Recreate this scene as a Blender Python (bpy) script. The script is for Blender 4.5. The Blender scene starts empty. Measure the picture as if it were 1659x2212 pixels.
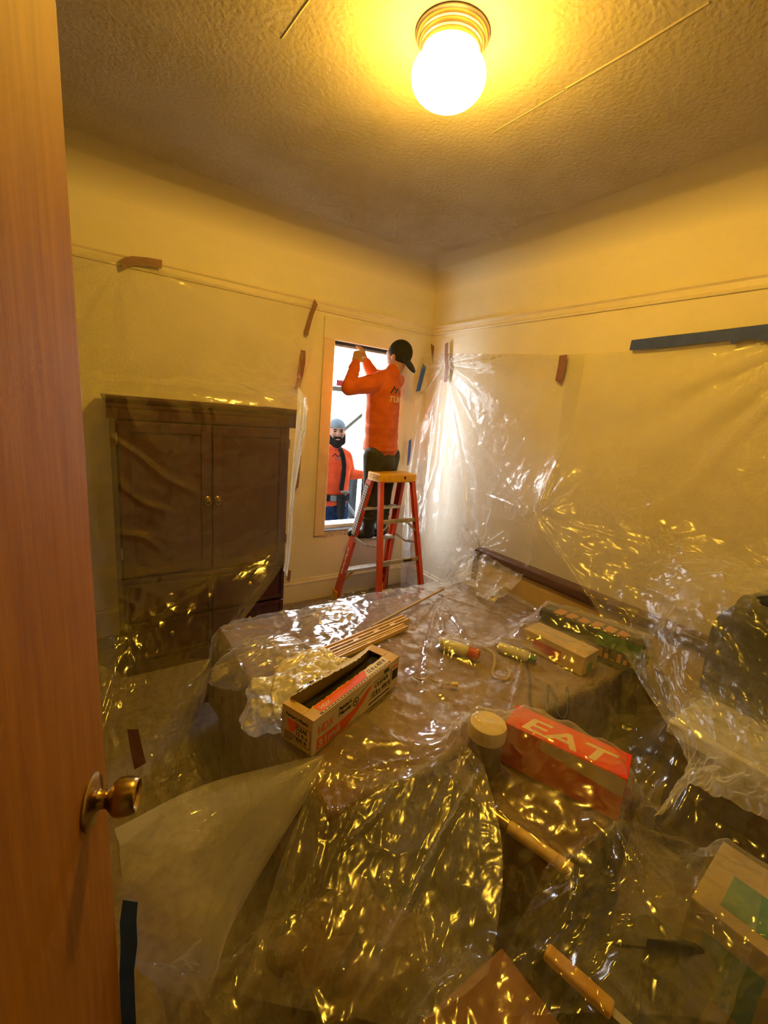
import bpy, bmesh, math, random
import numpy as np
from mathutils import Vector, Matrix
from mathutils.bvhtree import BVHTree

# ------------------------------------------------------------------ camera
F_PX, IMG_W, IMG_H = 950.0, 1659.0, 2212.0
CAM_Z = 1.6
yaw, pit, rol = math.radians(35.24), math.radians(12.62), math.radians(4.95)
fw = np.array([math.sin(yaw)*math.cos(pit), math.cos(yaw)*math.cos(pit), -math.sin(pit)])
r0 = np.array([math.cos(yaw), -math.sin(yaw), 0.0])
u0 = np.cross(r0, fw)
rt = r0*math.cos(rol) + u0*math.sin(rol)
up = np.cross(rt, fw)
CAM = np.array([0.0, 0.0, CAM_Z])
scene = bpy.context.scene
cam_data = bpy.data.cameras.new('camera')
cam = bpy.data.objects.new('camera', cam_data)
scene.collection.objects.link(cam)
cam_data.sensor_fit = 'HORIZONTAL'
cam_data.sensor_width = 36.0
cam_data.lens = F_PX/IMG_W*36.0
cam_data.clip_start = 0.02
m3 = Matrix((rt, up, -fw)).transposed()
cam.matrix_world = Matrix.Translation(CAM) @ m3.to_4x4()
scene.camera = cam

# ------------------------------------------------------------------ world, exposure
world = bpy.data.worlds.new('overcast_sky'); scene.world = world
world.use_nodes = True
bgn = world.node_tree.nodes['Background']
bgn.inputs[0].default_value = (0.86, 0.93, 1.0, 1)
bgn.inputs[1].default_value = 21.0
vs = scene.view_settings
vs.view_transform = 'Standard'; vs.look = 'None'; vs.gamma = 1.0
vs.exposure = 0.0
vs.use_curve_mapping = False
LAMP_POWER = 67.0
LAMP_COLOR = (1.0, 0.56, 0.03)
scene.cycles.use_denoising = True
scene.cycles.max_bounces = 6
scene.cycles.diffuse_bounces = 3
scene.cycles.glossy_bounces = 2
scene.cycles.transparent_max_bounces = 9
scene.cycles.use_adaptive_sampling = True
scene.cycles.adaptive_threshold = 0.15
scene.cycles.adaptive_min_samples = 12
scene.cycles.caustics_reflective = False
scene.cycles.caustics_refractive = False
scene.cycles.sample_clamp_indirect = 6.0

# room numbers (metres): window wall at y = YW, right wall at x = XR
YW, XR, XL, YF, ZC = 3.19, 2.60, -0.85, -0.02, 2.80
# the window of the place lets the sky in: a portal (gives no light of its own) guides the sampling
pd = bpy.data.lights.new('window_portal', 'AREA'); pd.shape = 'RECTANGLE'
pd.size, pd.size_y = 0.62, 1.52
pd.cycles.is_portal = True
po = bpy.data.objects.new('window_portal', pd); scene.collection.objects.link(po)
po.location = (1.96, YW+0.16, 1.35); po.rotation_euler = (math.radians(-90), 0, 0)

def ray(x, y): return fw + rt*(x-829.5)/F_PX + up*(1106-y)/F_PX
def aty(x, y, Y): d = ray(x, y); return Vector(CAM + d*Y/d[1])
def atx(x, y, X): d = ray(x, y); return Vector(CAM + d*X/d[0])
def atz(x, y, Z): d = ray(x, y); return Vector(CAM + d*(Z-CAM_Z)/d[2])

# ------------------------------------------------------------------ materials
def nodes_of(m):
    m.use_nodes = True
    nt = m.node_tree
    return nt, nt.nodes, nt.links
def N(nt, t, **kw):
    n = nt.nodes.new(t)
    for k, v in kw.items():
        if k in n.inputs: n.inputs[k].default_value = v
        else: setattr(n, k, v)
    return n
def mat(name, col, rough=0.6, metal=0.0, col2=None, nscale=8.0, ndetail=2.0, bump=0.0, bscale=None, stretch=None, spec=0.5, coat=0.0, contrast=(0.35, 0.65)):
    m = bpy.data.materials.new(name)
    nt, ns, ln = nodes_of(m)
    b = ns['Principled BSDF']
    b.inputs['Roughness'].default_value = rough
    b.inputs['Metallic'].default_value = metal
    b.inputs['Specular IOR Level'].default_value = spec
    b.inputs['Coat Weight'].default_value = coat
    b.inputs['Coat Roughness'].default_value = 0.25
    tc = N(nt, 'ShaderNodeTexCoord')
    mp = N(nt, 'ShaderNodeMapping')
    if stretch: mp.inputs['Scale'].default_value = stretch
    ln.new(tc.outputs['Object'], mp.inputs['Vector'])
    if col2 is None: col2 = tuple(c*0.86 for c in col)
    no = N(nt, 'ShaderNodeTexNoise', Scale=nscale, Detail=ndetail)
    ln.new(mp.outputs[0], no.inputs['Vector'])
    cr = N(nt, 'ShaderNodeValToRGB')
    cr.color_ramp.elements[0].position, cr.color_ramp.elements[1].position = contrast
    cr.color_ramp.elements[0].color = (*col2, 1); cr.color_ramp.elements[1].color = (*col, 1)
    ln.new(no.outputs['Fac'], cr.inputs[0]); ln.new(cr.outputs[0], b.inputs['Base Color'])
    if bump > 0:
        n2 = N(nt, 'ShaderNodeTexNoise', Scale=bscale or nscale*4, Detail=2.0)
        ln.new(mp.outputs[0], n2.inputs['Vector'])
        bp = N(nt, 'ShaderNodeBump', Strength=bump, Distance=0.01)
        ln.new(n2.outputs['Fac'], bp.inputs['Height']); ln.new(bp.outputs[0], b.inputs['Normal'])
    return m

def plastic(name, haze=0.2, tint=(1.0, 1.0, 1.0), gloss=0.5, rough=0.16, bump=0.5, crumple=1.0, scale=1.0, stretch=(1, 1, 1), white=(0.95, 0.95, 0.95), hvar=0.5, gmax=0.2):
    """thin polyethylene film: mostly clear, a little milky, with creased shiny folds (UV in metres)"""
    m = bpy.data.materials.new(name)
    nt, ns, ln = nodes_of(m)
    ns.remove(ns['Principled BSDF'])
    out = ns['Material Output']
    tc = N(nt, 'ShaderNodeTexCoord')
    mp = N(nt, 'ShaderNodeMapping'); mp.inputs['Scale'].default_value = stretch
    ln.new(tc.outputs['UV'], mp.inputs['Vector'])
    # creases: cracked facets broken up by noise
    v1 = N(nt, 'ShaderNodeTexVoronoi', feature='F1', Scale=11.0*scale)
    n3 = N(nt, 'ShaderNodeTexNoise', Scale=7.0*scale, Detail=2.5, Roughness=0.6)
    ln.new(mp.outputs[0], n3.inputs['Vector'])
    addv = N(nt, 'ShaderNodeVectorMath', operation='MULTIPLY_ADD')
    addv.inputs[1].default_value = (0.16/scale,)*3
    ln.new(n3.outputs['Color'], addv.inputs[0]); ln.new(mp.outputs[0], addv.inputs[2]); ln.new(addv.outputs[0], v1.inputs['Vector'])
    a2 = N(nt, 'ShaderNodeMath', operation='MULTIPLY_ADD'); a2.inputs[1].default_value = crumple
    ln.new(v1.outputs['Distance'], a2.inputs[0]); ln.new(n3.outputs['Fac'], a2.inputs[2])
    bp = N(nt, 'ShaderNodeBump', Strength=bump, Distance=0.03/scale)
    ln.new(a2.outputs[0], bp.inputs['Height'])
    tr = N(nt, 'ShaderNodeBsdfTransparent'); tr.inputs[0].default_value = (*tint, 1)
    df = N(nt, 'ShaderNodeBsdfDiffuse'); df.inputs[0].default_value = (*white, 1)
    tl = N(nt, 'ShaderNodeBsdfTranslucent'); tl.inputs[0].default_value = (*white, 1)
    gl = N(nt, 'ShaderNodeBsdfGlossy', Roughness=rough); gl.inputs[0].default_value = (1, 1, 1, 1)
    for s in (df, tl, gl): ln.new(bp.outputs[0], s.inputs['Normal'])
    mx = N(nt, 'ShaderNodeMixShader'); mx.inputs[0].default_value = 0.3
    ln.new(df.outputs[0], mx.inputs[1]); ln.new(tl.outputs[0], mx.inputs[2])
    hz = N(nt, 'ShaderNodeTexNoise', Scale=1.7, Detail=1.0)
    ln.new(tc.outputs['UV'], hz.inputs['Vector'])
    mr = N(nt, 'ShaderNodeMapRange')
    mr.inputs['From Min'].default_value = 0.3; mr.inputs['From Max'].default_value = 0.7
    mr.inputs['To Min'].default_value = haze*(1-hvar); mr.inputs['To Max'].default_value = haze*(1+hvar)
    ln.new(hz.outputs['Fac'], mr.inputs['Value'])
    # a slanted line of sight passes through more film, so it scatters more
    ge = N(nt, 'ShaderNodeNewGeometry'); dp = N(nt, 'ShaderNodeVectorMath', operation='DOT_PRODUCT')
    ln.new(ge.outputs['Incoming'], dp.inputs[0]); ln.new(ge.outputs['Normal'], dp.inputs[1])
    ab = N(nt, 'ShaderNodeMath', operation='ABSOLUTE'); ln.new(dp.outputs['Value'], ab.inputs[0])
    mxx = N(nt, 'ShaderNodeMath', operation='MAXIMUM'); mxx.inputs[1].default_value = 0.16; ln.new(ab.outputs[0], mxx.inputs[0])
    dv = N(nt, 'ShaderNodeMath', operation='DIVIDE'); ln.new(mr.outputs[0], dv.inputs[0]); ln.new(mxx.outputs[0], dv.inputs[1])
    mn = N(nt, 'ShaderNodeMath', operation='MINIMUM'); mn.inputs[1].default_value = max(0.6, haze); ln.new(dv.outputs[0], mn.inputs[0])
    m2 = N(nt, 'ShaderNodeMixShader')
    ln.new(mn.outputs[0], m2.inputs[0]); ln.new(tr.outputs[0], m2.inputs[1]); ln.new(mx.outputs[0], m2.inputs[2])
    fr = N(nt, 'ShaderNodeFresnel', IOR=1.45)
    fm = N(nt, 'ShaderNodeMath', operation='MULTIPLY'); fm.inputs[1].default_value = gloss*3.0; fm.use_clamp = True
    ln.new(fr.outputs[0], fm.inputs[0])
    fc = N(nt, 'ShaderNodeMath', operation='MINIMUM'); fc.inputs[1].default_value = gmax
    ln.new(fm.outputs[0], fc.inputs[0])
    m3_ = N(nt, 'ShaderNodeMixShader')
    ln.new(fc.outputs[0], m3_.inputs[0]); ln.new(m2.outputs[0], m3_.inputs[1]); ln.new(gl.outputs[0], m3_.inputs[2])
    ln.new(m3_.outputs[0], out.inputs['Surface'])
    return m

def wood(name, c1, c2, scale=(3, 30, 30), rough=0.4, coat=0.2, bump=0.05):
    return mat(name, c1, rough, col2=c2, nscale=2.2, ndetail=4.0, bump=bump, bscale=6, stretch=scale, coat=coat, contrast=(0.3, 0.7))

M = {}
M['wall'] = mat('cream_wall_paint', (0.80, 0.73, 0.60), 0.75, col2=(0.76, 0.69, 0.56), nscale=3, bump=0.22, bscale=70)
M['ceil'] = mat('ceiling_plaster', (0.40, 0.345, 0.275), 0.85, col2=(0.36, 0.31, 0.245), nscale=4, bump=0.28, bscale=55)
M['cove'] = mat('shade_graded_cove', (0.40, 0.345, 0.275), 0.85)
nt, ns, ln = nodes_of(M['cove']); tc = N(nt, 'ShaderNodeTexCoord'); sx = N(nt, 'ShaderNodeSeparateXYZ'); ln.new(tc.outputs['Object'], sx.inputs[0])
mr = N(nt, 'ShaderNodeMapRange'); mr.inputs['From Min'].default_value = 2.62; mr.inputs['From Max'].default_value = 2.775; ln.new(sx.outputs['Z'], mr.inputs['Value'])  # wall colour darkens upward to ceiling colour, standing in for shading on the curve
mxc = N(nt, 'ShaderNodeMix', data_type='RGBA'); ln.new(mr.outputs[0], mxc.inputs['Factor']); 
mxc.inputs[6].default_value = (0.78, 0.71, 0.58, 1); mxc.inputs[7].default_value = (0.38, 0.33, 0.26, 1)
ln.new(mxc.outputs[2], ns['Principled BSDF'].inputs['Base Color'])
M['trim'] = mat('cream_trim_paint', (0.80, 0.72, 0.58), 0.42, col2=(0.76, 0.67, 0.53), nscale=5, bump=0.06, bscale=40)
M['casing'] = mat('worn_casing_paint', (0.76, 0.60, 0.44), 0.6, col2=(0.52, 0.33, 0.20), nscale=6, bump=0.2, bscale=30, contrast=(0.25, 0.5), stretch=(1, 1, 0.5))
M['carpet'] = mat('grey_brown_carpet', (0.30, 0.245, 0.235), 0.95, col2=(0.22, 0.175, 0.165), nscale=30, bump=0.5, bscale=260)
M['door'] = wood('varnished_door_wood', (0.35, 0.15, 0.014), (0.24, 0.09, 0.008), scale=(30, 30, 2.2), rough=0.62, coat=0.0)
M['brass'] = mat('aged_brass', (0.46, 0.33, 0.14), 0.28, metal=1.0, col2=(0.30, 0.21, 0.09), nscale=12)
M['brassl'] = mat('lamp_brass', (0.75, 0.58, 0.30), 0.35, metal=0.7, col2=(0.62, 0.46, 0.22), nscale=20)
M['maho'] = wood('dark_mahogany', (0.080, 0.020, 0.011), (0.048, 0.012, 0.007), scale=(20, 20, 2.5), rough=0.42, coat=0.1)
M['mahodark'] = wood('dark_mahogany_gap', (0.03, 0.01, 0.006), (0.02, 0.007, 0.004), rough=0.6, coat=0)
M['dbrown'] = wood('dark_brown_wood', (0.12, 0.055, 0.035), (0.075, 0.033, 0.02), scale=(20, 2.5, 20), rough=0.4)
M['plankdark'] = wood('old_stud_wood', (0.17, 0.075, 0.035), (0.10, 0.04, 0.018), scale=(20, 20, 3), rough=0.7, coat=0, bump=0.2)
M['plank'] = wood('painted_plank', (0.72, 0.62, 0.45), (0.58, 0.47, 0.32), scale=(3, 20, 20), rough=0.7, coat=0)
M['mould'] = wood('yellow_pine_track', (0.84, 0.60, 0.26), (0.70, 0.46, 0.17), scale=(4, 30, 30), rough=0.5)
M['black'] = mat('matte_black', (0.012, 0.012, 0.013), 0.6)
M['blackfab'] = mat('black_fabric', (0.018, 0.018, 0.02), 0.9, bump=0.2, bscale=200)
M['dark'] = mat('dark_void', (0.02, 0.013, 0.01), 0.9)
M['orangefg'] = mat('orange_fibreglass', (0.62, 0.075, 0.022), 0.4, col2=(0.52, 0.055, 0.017), nscale=10)
M['yellowpl'] = mat('yellow_plastic', (0.83, 0.47, 0.02), 0.42, col2=(0.72, 0.36, 0.015), nscale=14)
M['alu'] = mat('dull_aluminium', (0.56, 0.54, 0.50), 0.42, metal=0.6, col2=(0.44, 0.42, 0.38), nscale=18)
M['alud'] = mat('paint_spotted_aluminium', (0.52, 0.46, 0.38), 0.55, metal=0.3, col2=(0.36, 0.30, 0.24), nscale=25)
M['white'] = mat('white_print', (0.80, 0.79, 0.76), 0.6)
M['shirt'] = mat('orange_shirt', (0.66, 0.135, 0.025), 0.85, col2=(0.55, 0.105, 0.019), nscale=14, bump=0.12, bscale=60)
M['shirt2'] = mat('coral_orange_shirt', (0.1228, 0.0177, 0.0068), 0.85, col2=(0.1023, 0.0143, 0.0055), nscale=14, bump=0.1, bscale=60, spec=0.0)
M['pants'] = mat('dark_olive_trousers', (0.055, 0.05, 0.035), 0.9, col2=(0.035, 0.032, 0.022), nscale=10, bump=0.3, bscale=40)
M['jeans'] = mat('blue_jeans', (0.0045, 0.0082, 0.0205), 0.9, col2=(0.0027, 0.0048, 0.0116), nscale=16, bump=0.2, bscale=80, spec=0.0)
M['boot'] = mat('dark_boot_leather', (0.02, 0.022, 0.028), 0.5, bump=0.2, bscale=50)
M['skin'] = mat('skin', (0.50, 0.27, 0.18), 0.55, col2=(0.45, 0.23, 0.15), nscale=12)
M['skin2'] = mat('light_skin', (0.0853, 0.0477, 0.0341), 0.6, col2=(0.0750, 0.0409, 0.0290), nscale=12, spec=0.0)
M['blackout'] = mat('outdoor_black', (0.0045, 0.0045, 0.005), 0.8, spec=0.0)  # plain black, darkened to offset the bright sky outdoors
M['beard'] = mat('dark_beard', (0.005, 0.0042, 0.004), 0.8, spec=0.0)
M['hair'] = mat('dark_hair', (0.022, 0.016, 0.013), 0.7, bump=0.4, bscale=150)
M['cap'] = mat('black_cap_cloth', (0.012, 0.012, 0.012), 0.8, bump=0.15, bscale=150)
M['cap2'] = mat('grey_blue_cap_cloth', (0.0375, 0.0477, 0.0580), 0.85, bump=0.15, bscale=150, spec=0.0)
M['tapeb'] = mat('blue_masking_tape', (0.045, 0.12, 0.50), 0.65, col2=(0.036, 0.10, 0.42), nscale=20, bump=0.1, bscale=60)
M['taped'] = mat('dark_blue_masking_tape', (0.04, 0.075, 0.42), 0.65, col2=(0.032, 0.06, 0.34), nscale=20, bump=0.1, bscale=60)
M['tapebr'] = mat('brown_tape', (0.27, 0.125, 0.085), 0.5, col2=(0.22, 0.10, 0.065), nscale=20, bump=0.1, bscale=60)
M['kraft'] = mat('kraft_cardboard', (0.62, 0.44, 0.20), 0.75, col2=(0.55, 0.38, 0.16), nscale=12)
M['kraftw'] = mat('printed_white_card', (0.74, 0.66, 0.50), 0.65, col2=(0.68, 0.60, 0.44), nscale=9)
M['oprint'] = mat('orange_print', (0.80, 0.13, 0.015), 0.6, col2=(0.72, 0.10, 0.012), nscale=9)
M['kprint'] = mat('black_print', (0.03, 0.025, 0.02), 0.6)
M['blanket'] = mat('taupe_blanket', (0.29, 0.205, 0.185), 0.95, col2=(0.22, 0.15, 0.135), nscale=9, bump=0.4, bscale=90)
M['dblanket'] = mat('dark_brown_quilt', (0.20, 0.122, 0.10), 0.95, col2=(0.14, 0.082, 0.065), nscale=7, bump=0.4, bscale=60)
M['sheetwh'] = mat('white_linen', (0.74, 0.74, 0.75), 0.9, bump=0.2, bscale=30)
M['redbox'] = mat('red_carton', (0.80, 0.035, 0.015), 0.45, col2=(0.70, 0.03, 0.012), nscale=6)
M['cream'] = mat('cream_plastic', (0.82, 0.66, 0.36), 0.5)
M['creamp'] = mat('cream_print', (0.84, 0.68, 0.42), 0.6)
M['tan'] = mat('tan_card', (0.66, 0.49, 0.26), 0.7)
M['gamebk'] = mat('black_game_box', (0.035, 0.04, 0.045), 0.4, col2=(0.02, 0.025, 0.025), nscale=12)
M['gameor'] = mat('orange_game_print', (0.62, 0.25, 0.08), 0.5)
M['green'] = mat('green_plastic', (0.05, 0.22, 0.13), 0.45)
M['teal'] = mat('teal_print', (0.10, 0.30, 0.28), 0.6)
M['pinewood'] = wood('orange_pine', (0.30, 0.105, 0.022), (0.22, 0.07, 0.014), scale=(3, 20, 20), rough=0.55, coat=0.0)
M['dullcard'] = mat('dull_cream_card', (0.50, 0.41, 0.28), 0.8, col2=(0.42, 0.34, 0.22), nscale=6)
M['redpl'] = mat('red_plastic', (0.55, 0.05, 0.03), 0.4)
M['whitepl'] = mat('white_plastic', (0.78, 0.78, 0.76), 0.4)
M['cord'] = mat('tan_rope', (0.50, 0.36, 0.20), 0.8)
M['cable'] = mat('dark_cable', (0.06, 0.05, 0.045), 0.6)
M['concrete'] = mat('pale_concrete', (0.60, 0.60, 0.58), 0.9, nscale=4, bump=0.2, bscale=30)
M['stucco'] = mat('white_stucco', (0.82, 0.80, 0.76), 0.9, nscale=3, bump=0.2, bscale=50)
M['tarp'] = mat('grey_tarp', (0.0112, 0.0123, 0.0126), 0.85, col2=(0.0060, 0.0067, 0.0071), nscale=2.5, bump=0.6, bscale=6, spec=0.0)
M['roofbr'] = mat('weathered_eave_wood', (0.0205, 0.0161, 0.0113), 0.8, bump=0.2, spec=0.0)
M['redpatch'] = mat('red_paint', (0.0375, 0.0048, 0.0055), 0.6, spec=0.0)
M['wire'] = mat('grey_wire', (0.0205, 0.0188, 0.0136), 0.7, spec=0.0)
M['pipe'] = mat('galvanised_pipe', (0.0409, 0.0428, 0.0446), 0.5, spec=0.0)
M['plaster'] = mat('broken_plaster', (0.64, 0.56, 0.45), 0.95, col2=(0.42, 0.34, 0.26), nscale=20, bump=0.6, bscale=60)

M['film_wall'] = plastic('film_over_armoire', haze=0.03, gloss=0.7, rough=0.15, bump=0.4, crumple=0.3, scale=0.8, hvar=0.7, gmax=0.22)
M['film_right'] = plastic('film_on_right_wall', haze=0.125, gloss=0.45, rough=0.22, bump=0.42, crumple=0.4, scale=1.2, gmax=0.15)
M['film_bed'] = plastic('film_over_bed', haze=0.055, gloss=0.7, rough=0.16, bump=0.45, crumple=0.25, scale=0.7, hvar=0.7, gmax=0.3)
M['film_front'] = plastic('film_milky', haze=0.22, gloss=0.5, rough=0.2, bump=0.35, crumple=0.5, scale=0.8, hvar=0.4)
M['film_tent'] = plastic('film_stretched', haze=0.11, gloss=0.42, rough=0.2, bump=0.35, crumple=0.2, scale=0.8, hvar=0.5, gmax=0.25, stretch=(1, 2.2, 1))
M['film_near'] = plastic('film_near_pile', haze=0.01, gloss=0.5, rough=0.16, bump=0.45, crumple=0.3, scale=0.8, hvar=0.7, gmax=0.3)
M['film_bag'] = plastic('film_bag', haze=0.09, gloss=0.9, rough=0.12, bump=0.4, crumple=0.4, scale=0.8, gmax=0.4)
M['film_white'] = plastic('film_folded_white', haze=0.82, gloss=0.5, rough=0.25, bump=0.4, crumple=0.6, scale=1.2, white=(0.88, 0.86, 0.8), hvar=0.1)

m = bpy.data.materials.new('glowing_opal_glass'); nt, ns, ln = nodes_of(m); ns.remove(ns['Principled BSDF'])
em = N(nt, 'ShaderNodeEmission', Strength=9.0); em.inputs[0].default_value = (1.0, 0.72, 0.30, 1)
tb = N(nt, 'ShaderNodeBsdfTransparent'); tb.inputs[0].default_value = (0.9, 0.9, 0.9, 1)
ad = N(nt, 'ShaderNodeAddShader'); ln.new(em.outputs[0], ad.inputs[0]); ln.new(tb.outputs[0], ad.inputs[1])
ln.new(ad.outputs[0], ns['Material Output'].inputs['Surface']); M['globe'] = m
m.cycles.emission_sampling = 'NONE'

# ------------------------------------------------------------------ helpers
COL = scene.collection
def link(name, me, m, parent=None, smooth=False):
    o = bpy.data.objects.new(name, me); COL.objects.link(o)
    if m is not None:
        for mm in (m if isinstance(m, (list, tuple)) else [m]): me.materials.append(M[mm] if isinstance(mm, str) else mm)
    if parent is not None: o.parent = parent
    if smooth:
        for p in me.polygons: p.use_smooth = True
    return o
def tag(o, label, cat, group=None):
    o['label'] = label; o['category'] = cat
    if group: o['group'] = group
    return o
def struct(o): o['kind'] = 'structure'; return o
def empty(name, loc=(0, 0, 0), rot=(0, 0, 0)):
    o = bpy.data.objects.new(name, None); COL.objects.link(o); o.location = loc; o.rotation_euler = rot; o.empty_display_size = 0.05
    return o
def thing(name, label, cat, loc=(0, 0, 0), rot=(0, 0, 0), group=None): return tag(empty(name, loc, rot), label, cat, group)

class MB:
    """collects shapes into one mesh"""
    def __init__(s): s.bm = bmesh.new()
    def box(s, a, b, bev=0.0, mtx=None, seg=2):
        a, b = Vector(a), Vector(b)
        t = bmesh.new(); bmesh.ops.create_cube(t, size=1)
        bmesh.ops.scale(t, vec=(abs(b.x-a.x), abs(b.y-a.y), abs(b.z-a.z)), verts=t.verts)
        bmesh.ops.translate(t, vec=(a+b)/2, verts=t.verts)
        if bev > 0: bmesh.ops.bevel(t, geom=t.edges[:], offset=bev, segments=seg, affect='EDGES', profile=0.6)
        return s._add(t, mtx)
    def _add(s, t, mtx=None):
        if mtx is not None: bmesh.ops.transform(t, matrix=mtx, verts=t.verts)
        me = bpy.data.meshes.new('tmp'); t.to_mesh(me); t.free(); s.bm.from_mesh(me); bpy.data.meshes.remove(me)
        return s
    def bar(s, p, q, w, h, upv=(0, 0, 1), bev=0.0):
        """rectangular bar from p to q: w sideways, h along upv"""
        p, q = Vector(p), Vector(q); d = q-p; L = d.length; z = d/L
        u = Vector(upv); x = u.cross(z)
        if x.length < 1e-6: x = Vector((1, 0, 0)).cross(z)
        x.normalize(); y = z.cross(x)
        mt = Matrix((x, y, z)).transposed().to_4x4(); mt.translation = p
        return s.box((-w/2, -h/2, 0), (w/2, h/2, L), bev, mt)
    def lathe(s, prof, n=32, mtx=None, close=False):
        t = bmesh.new(); rings = []
        for r, z in prof:
            if r < 1e-6: rings.append([t.verts.new((0, 0, z))])
            else: rings.append([t.verts.new((r*math.cos(2*math.pi*k/n), r*math.sin(2*math.pi*k/n), z)) for k in range(n)])
        for A, B in zip(rings, rings[1:]):
            for k in range(n):
                k2 = (k+1) % n
                if len(A) == 1 and len(B) == 1: continue
                if len(A) == 1: t.faces.new((A[0], B[k], B[k2]))
                elif len(B) == 1: t.faces.new((A[k], B[0], A[k2]))
                else: t.faces.new((A[k], B[k], B[k2], A[k2]))
        bmesh.ops.recalc_face_normals(t, faces=t.faces)
        return s._add(t, mtx)
    def tube(s, pts, r, n=8, cap=True):
        pts = [Vector(p) for p in pts]; t = bmesh.new(); rings = []
        rr = r if isinstance(r, (list, tuple)) else [r]*len(pts)
        nrm = None
        for i, p in enumerate(pts):
            d = (pts[min(i+1, len(pts)-1)] - pts[max(i-1, 0)])
            d = d.normalized() if d.length > 1e-9 else Vector((0, 0, 1))
            if nrm is None:
                nrm = d.orthogonal().normalized()
            nrm = (nrm - d*nrm.dot(d))
            nrm = nrm.normalized() if nrm.length > 1e-6 else d.orthogonal().normalized()
            bi = d.cross(nrm)
            rings.append([t.verts.new(p + (nrm*math.cos(2*math.pi*k/n) + bi*math.sin(2*math.pi*k/n))*rr[i]) for k in range(n)])
        for A, B in zip(rings, rings[1:]):
            for k in range(n): t.faces.new((A[k], A[(k+1) % n], B[(k+1) % n], B[k]))
        if cap: t.faces.new(rings[0][::-1]); t.faces.new(rings[-1])
        return s._add(t)
    def prism(s, poly, a, b, axis='x'):
        """extrude a 2-D outline along an axis from a to b"""
        t = bmesh.new()
        def pt(c, e): return {'x': (e, c[0], c[1]), 'y': (c[0], e, c[1]), 'z': (c[0], c[1], e)}[axis]
        A = [t.verts.new(pt(c, a)) for c in poly]; B = [t.verts.new(pt(c, b)) for c in poly]
        n = len(poly)
        for k in range(n): t.faces.new((A[k], A[(k+1) % n], B[(k+1) % n], B[k]))
        t.faces.new(A[::-1]); t.faces.new(B)
        bmesh.ops.recalc_face_normals(t, faces=t.faces)
        return s._add(t)
    def ell(s, c, r, rot=None, n=14):
        t = bmesh.new(); bmesh.ops.create_uvsphere(t, u_segments=n+4, v_segments=n, radius=1)
        bmesh.ops.scale(t, vec=r, verts=t.verts)
        mt = (rot.to_4x4() if rot is not None else Matrix.Identity(4)).copy(); mt.translation = Vector(c)
        return s._add(t, mt)
    def cap(s, p, q, r0_, r1_, n=14):
        p, q = Vector(p), Vector(q); d = q-p; L = d.length; z = d/L
        x = z.orthogonal().normalized(); y = z.cross(x)
        mt = Matrix((x, y, z)).transposed().to_4x4(); mt.translation = p
        prof = [(0, -r0_)] + [(r0_*math.sin(a), -r0_*math.cos(a)) for a in (0.5, 1.0)] + [(r0_, 0), (r1_, L)] + [(r1_*math.cos(a), L + r1_*math.sin(a)) for a in (0.5, 1.0)] + [(0, L+r1_)]
        return s.lathe(prof, n, mt)
    def build(s, name, m, parent=None, smooth=False, angle=None):
        me = bpy.data.meshes.new(name); s.bm.to_mesh(me); s.bm.free()
        o = link(name, me, m, parent, smooth)
        if angle is not None:
            me.set_sharp_from_angle(angle=math.radians(angle))
        return o
    def remesh(s, name, m, parent=None, voxel=0.008, smooth=4):
        me = bpy.data.meshes.new('t'); s.bm.to_mesh(me); s.bm.free()
        t = bpy.data.objects.new('t', me); COL.objects.link(t)
        md = t.modifiers.new('r', 'REMESH'); md.mode = 'VOXEL'; md.voxel_size = voxel
        if smooth:
            ms = t.modifiers.new('s', 'SMOOTH'); ms.iterations = smooth; ms.factor = 0.5
        dg = bpy.context.evaluated_depsgraph_get()
        nm = bpy.data.meshes.new_from_object(t.evaluated_get(dg))
        bpy.data.objects.remove(t); bpy.data.meshes.remove(me)
        nm.name = name
        return link(name, nm, m, parent, True)

def grid_mesh(P, name, m, parent=None, uvscale=None, smooth=True, mask=None):
    n, k, _ = P.shape
    me = bpy.data.meshes.new(name)
    idx = np.arange(n*k).reshape(n, k)
    q = np.stack([idx[:-1, :-1], idx[1:, :-1], idx[1:, 1:], idx[:-1, 1:]], -1).reshape(-1, 4)
    if mask is not None:
        mk = (mask[:-1, :-1] & mask[1:, :-1] & mask[1:, 1:] & mask[:-1, 1:]).reshape(-1); q = q[mk]
    V = P.reshape(-1, 3)
    me.vertices.add(len(V)); me.vertices.foreach_set('co', V.astype(np.float32).ravel())
    me.loops.add(len(q)*4); me.loops.foreach_set('vertex_index', q.astype(np.int32).ravel())
    me.polygons.add(len(q)); me.polygons.foreach_set('loop_start', np.arange(0, len(q)*4, 4, dtype=np.int32))
    me.polygons.foreach_set('use_smooth', np.full(len(q), smooth))
    me.update(calc_edges=True); me.validate()
    # metric UV
    du = np.linalg.norm(np.diff(P, axis=0), axis=2).mean(1); dv = np.linalg.norm(np.diff(P, axis=1), axis=2).mean(0)
    U = np.concatenate([[0], np.cumsum(du)]); W = np.concatenate([[0], np.cumsum(dv)])
    uvv = np.stack(np.meshgrid(U, W, indexing='ij'), -1).reshape(-1, 2)
    uv = me.uv_layers.new(name='UVMap')
    uv.data.foreach_set('uv', uvv[q.ravel()].astype(np.float32).ravel())
    return link(name, me, m, parent)

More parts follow.
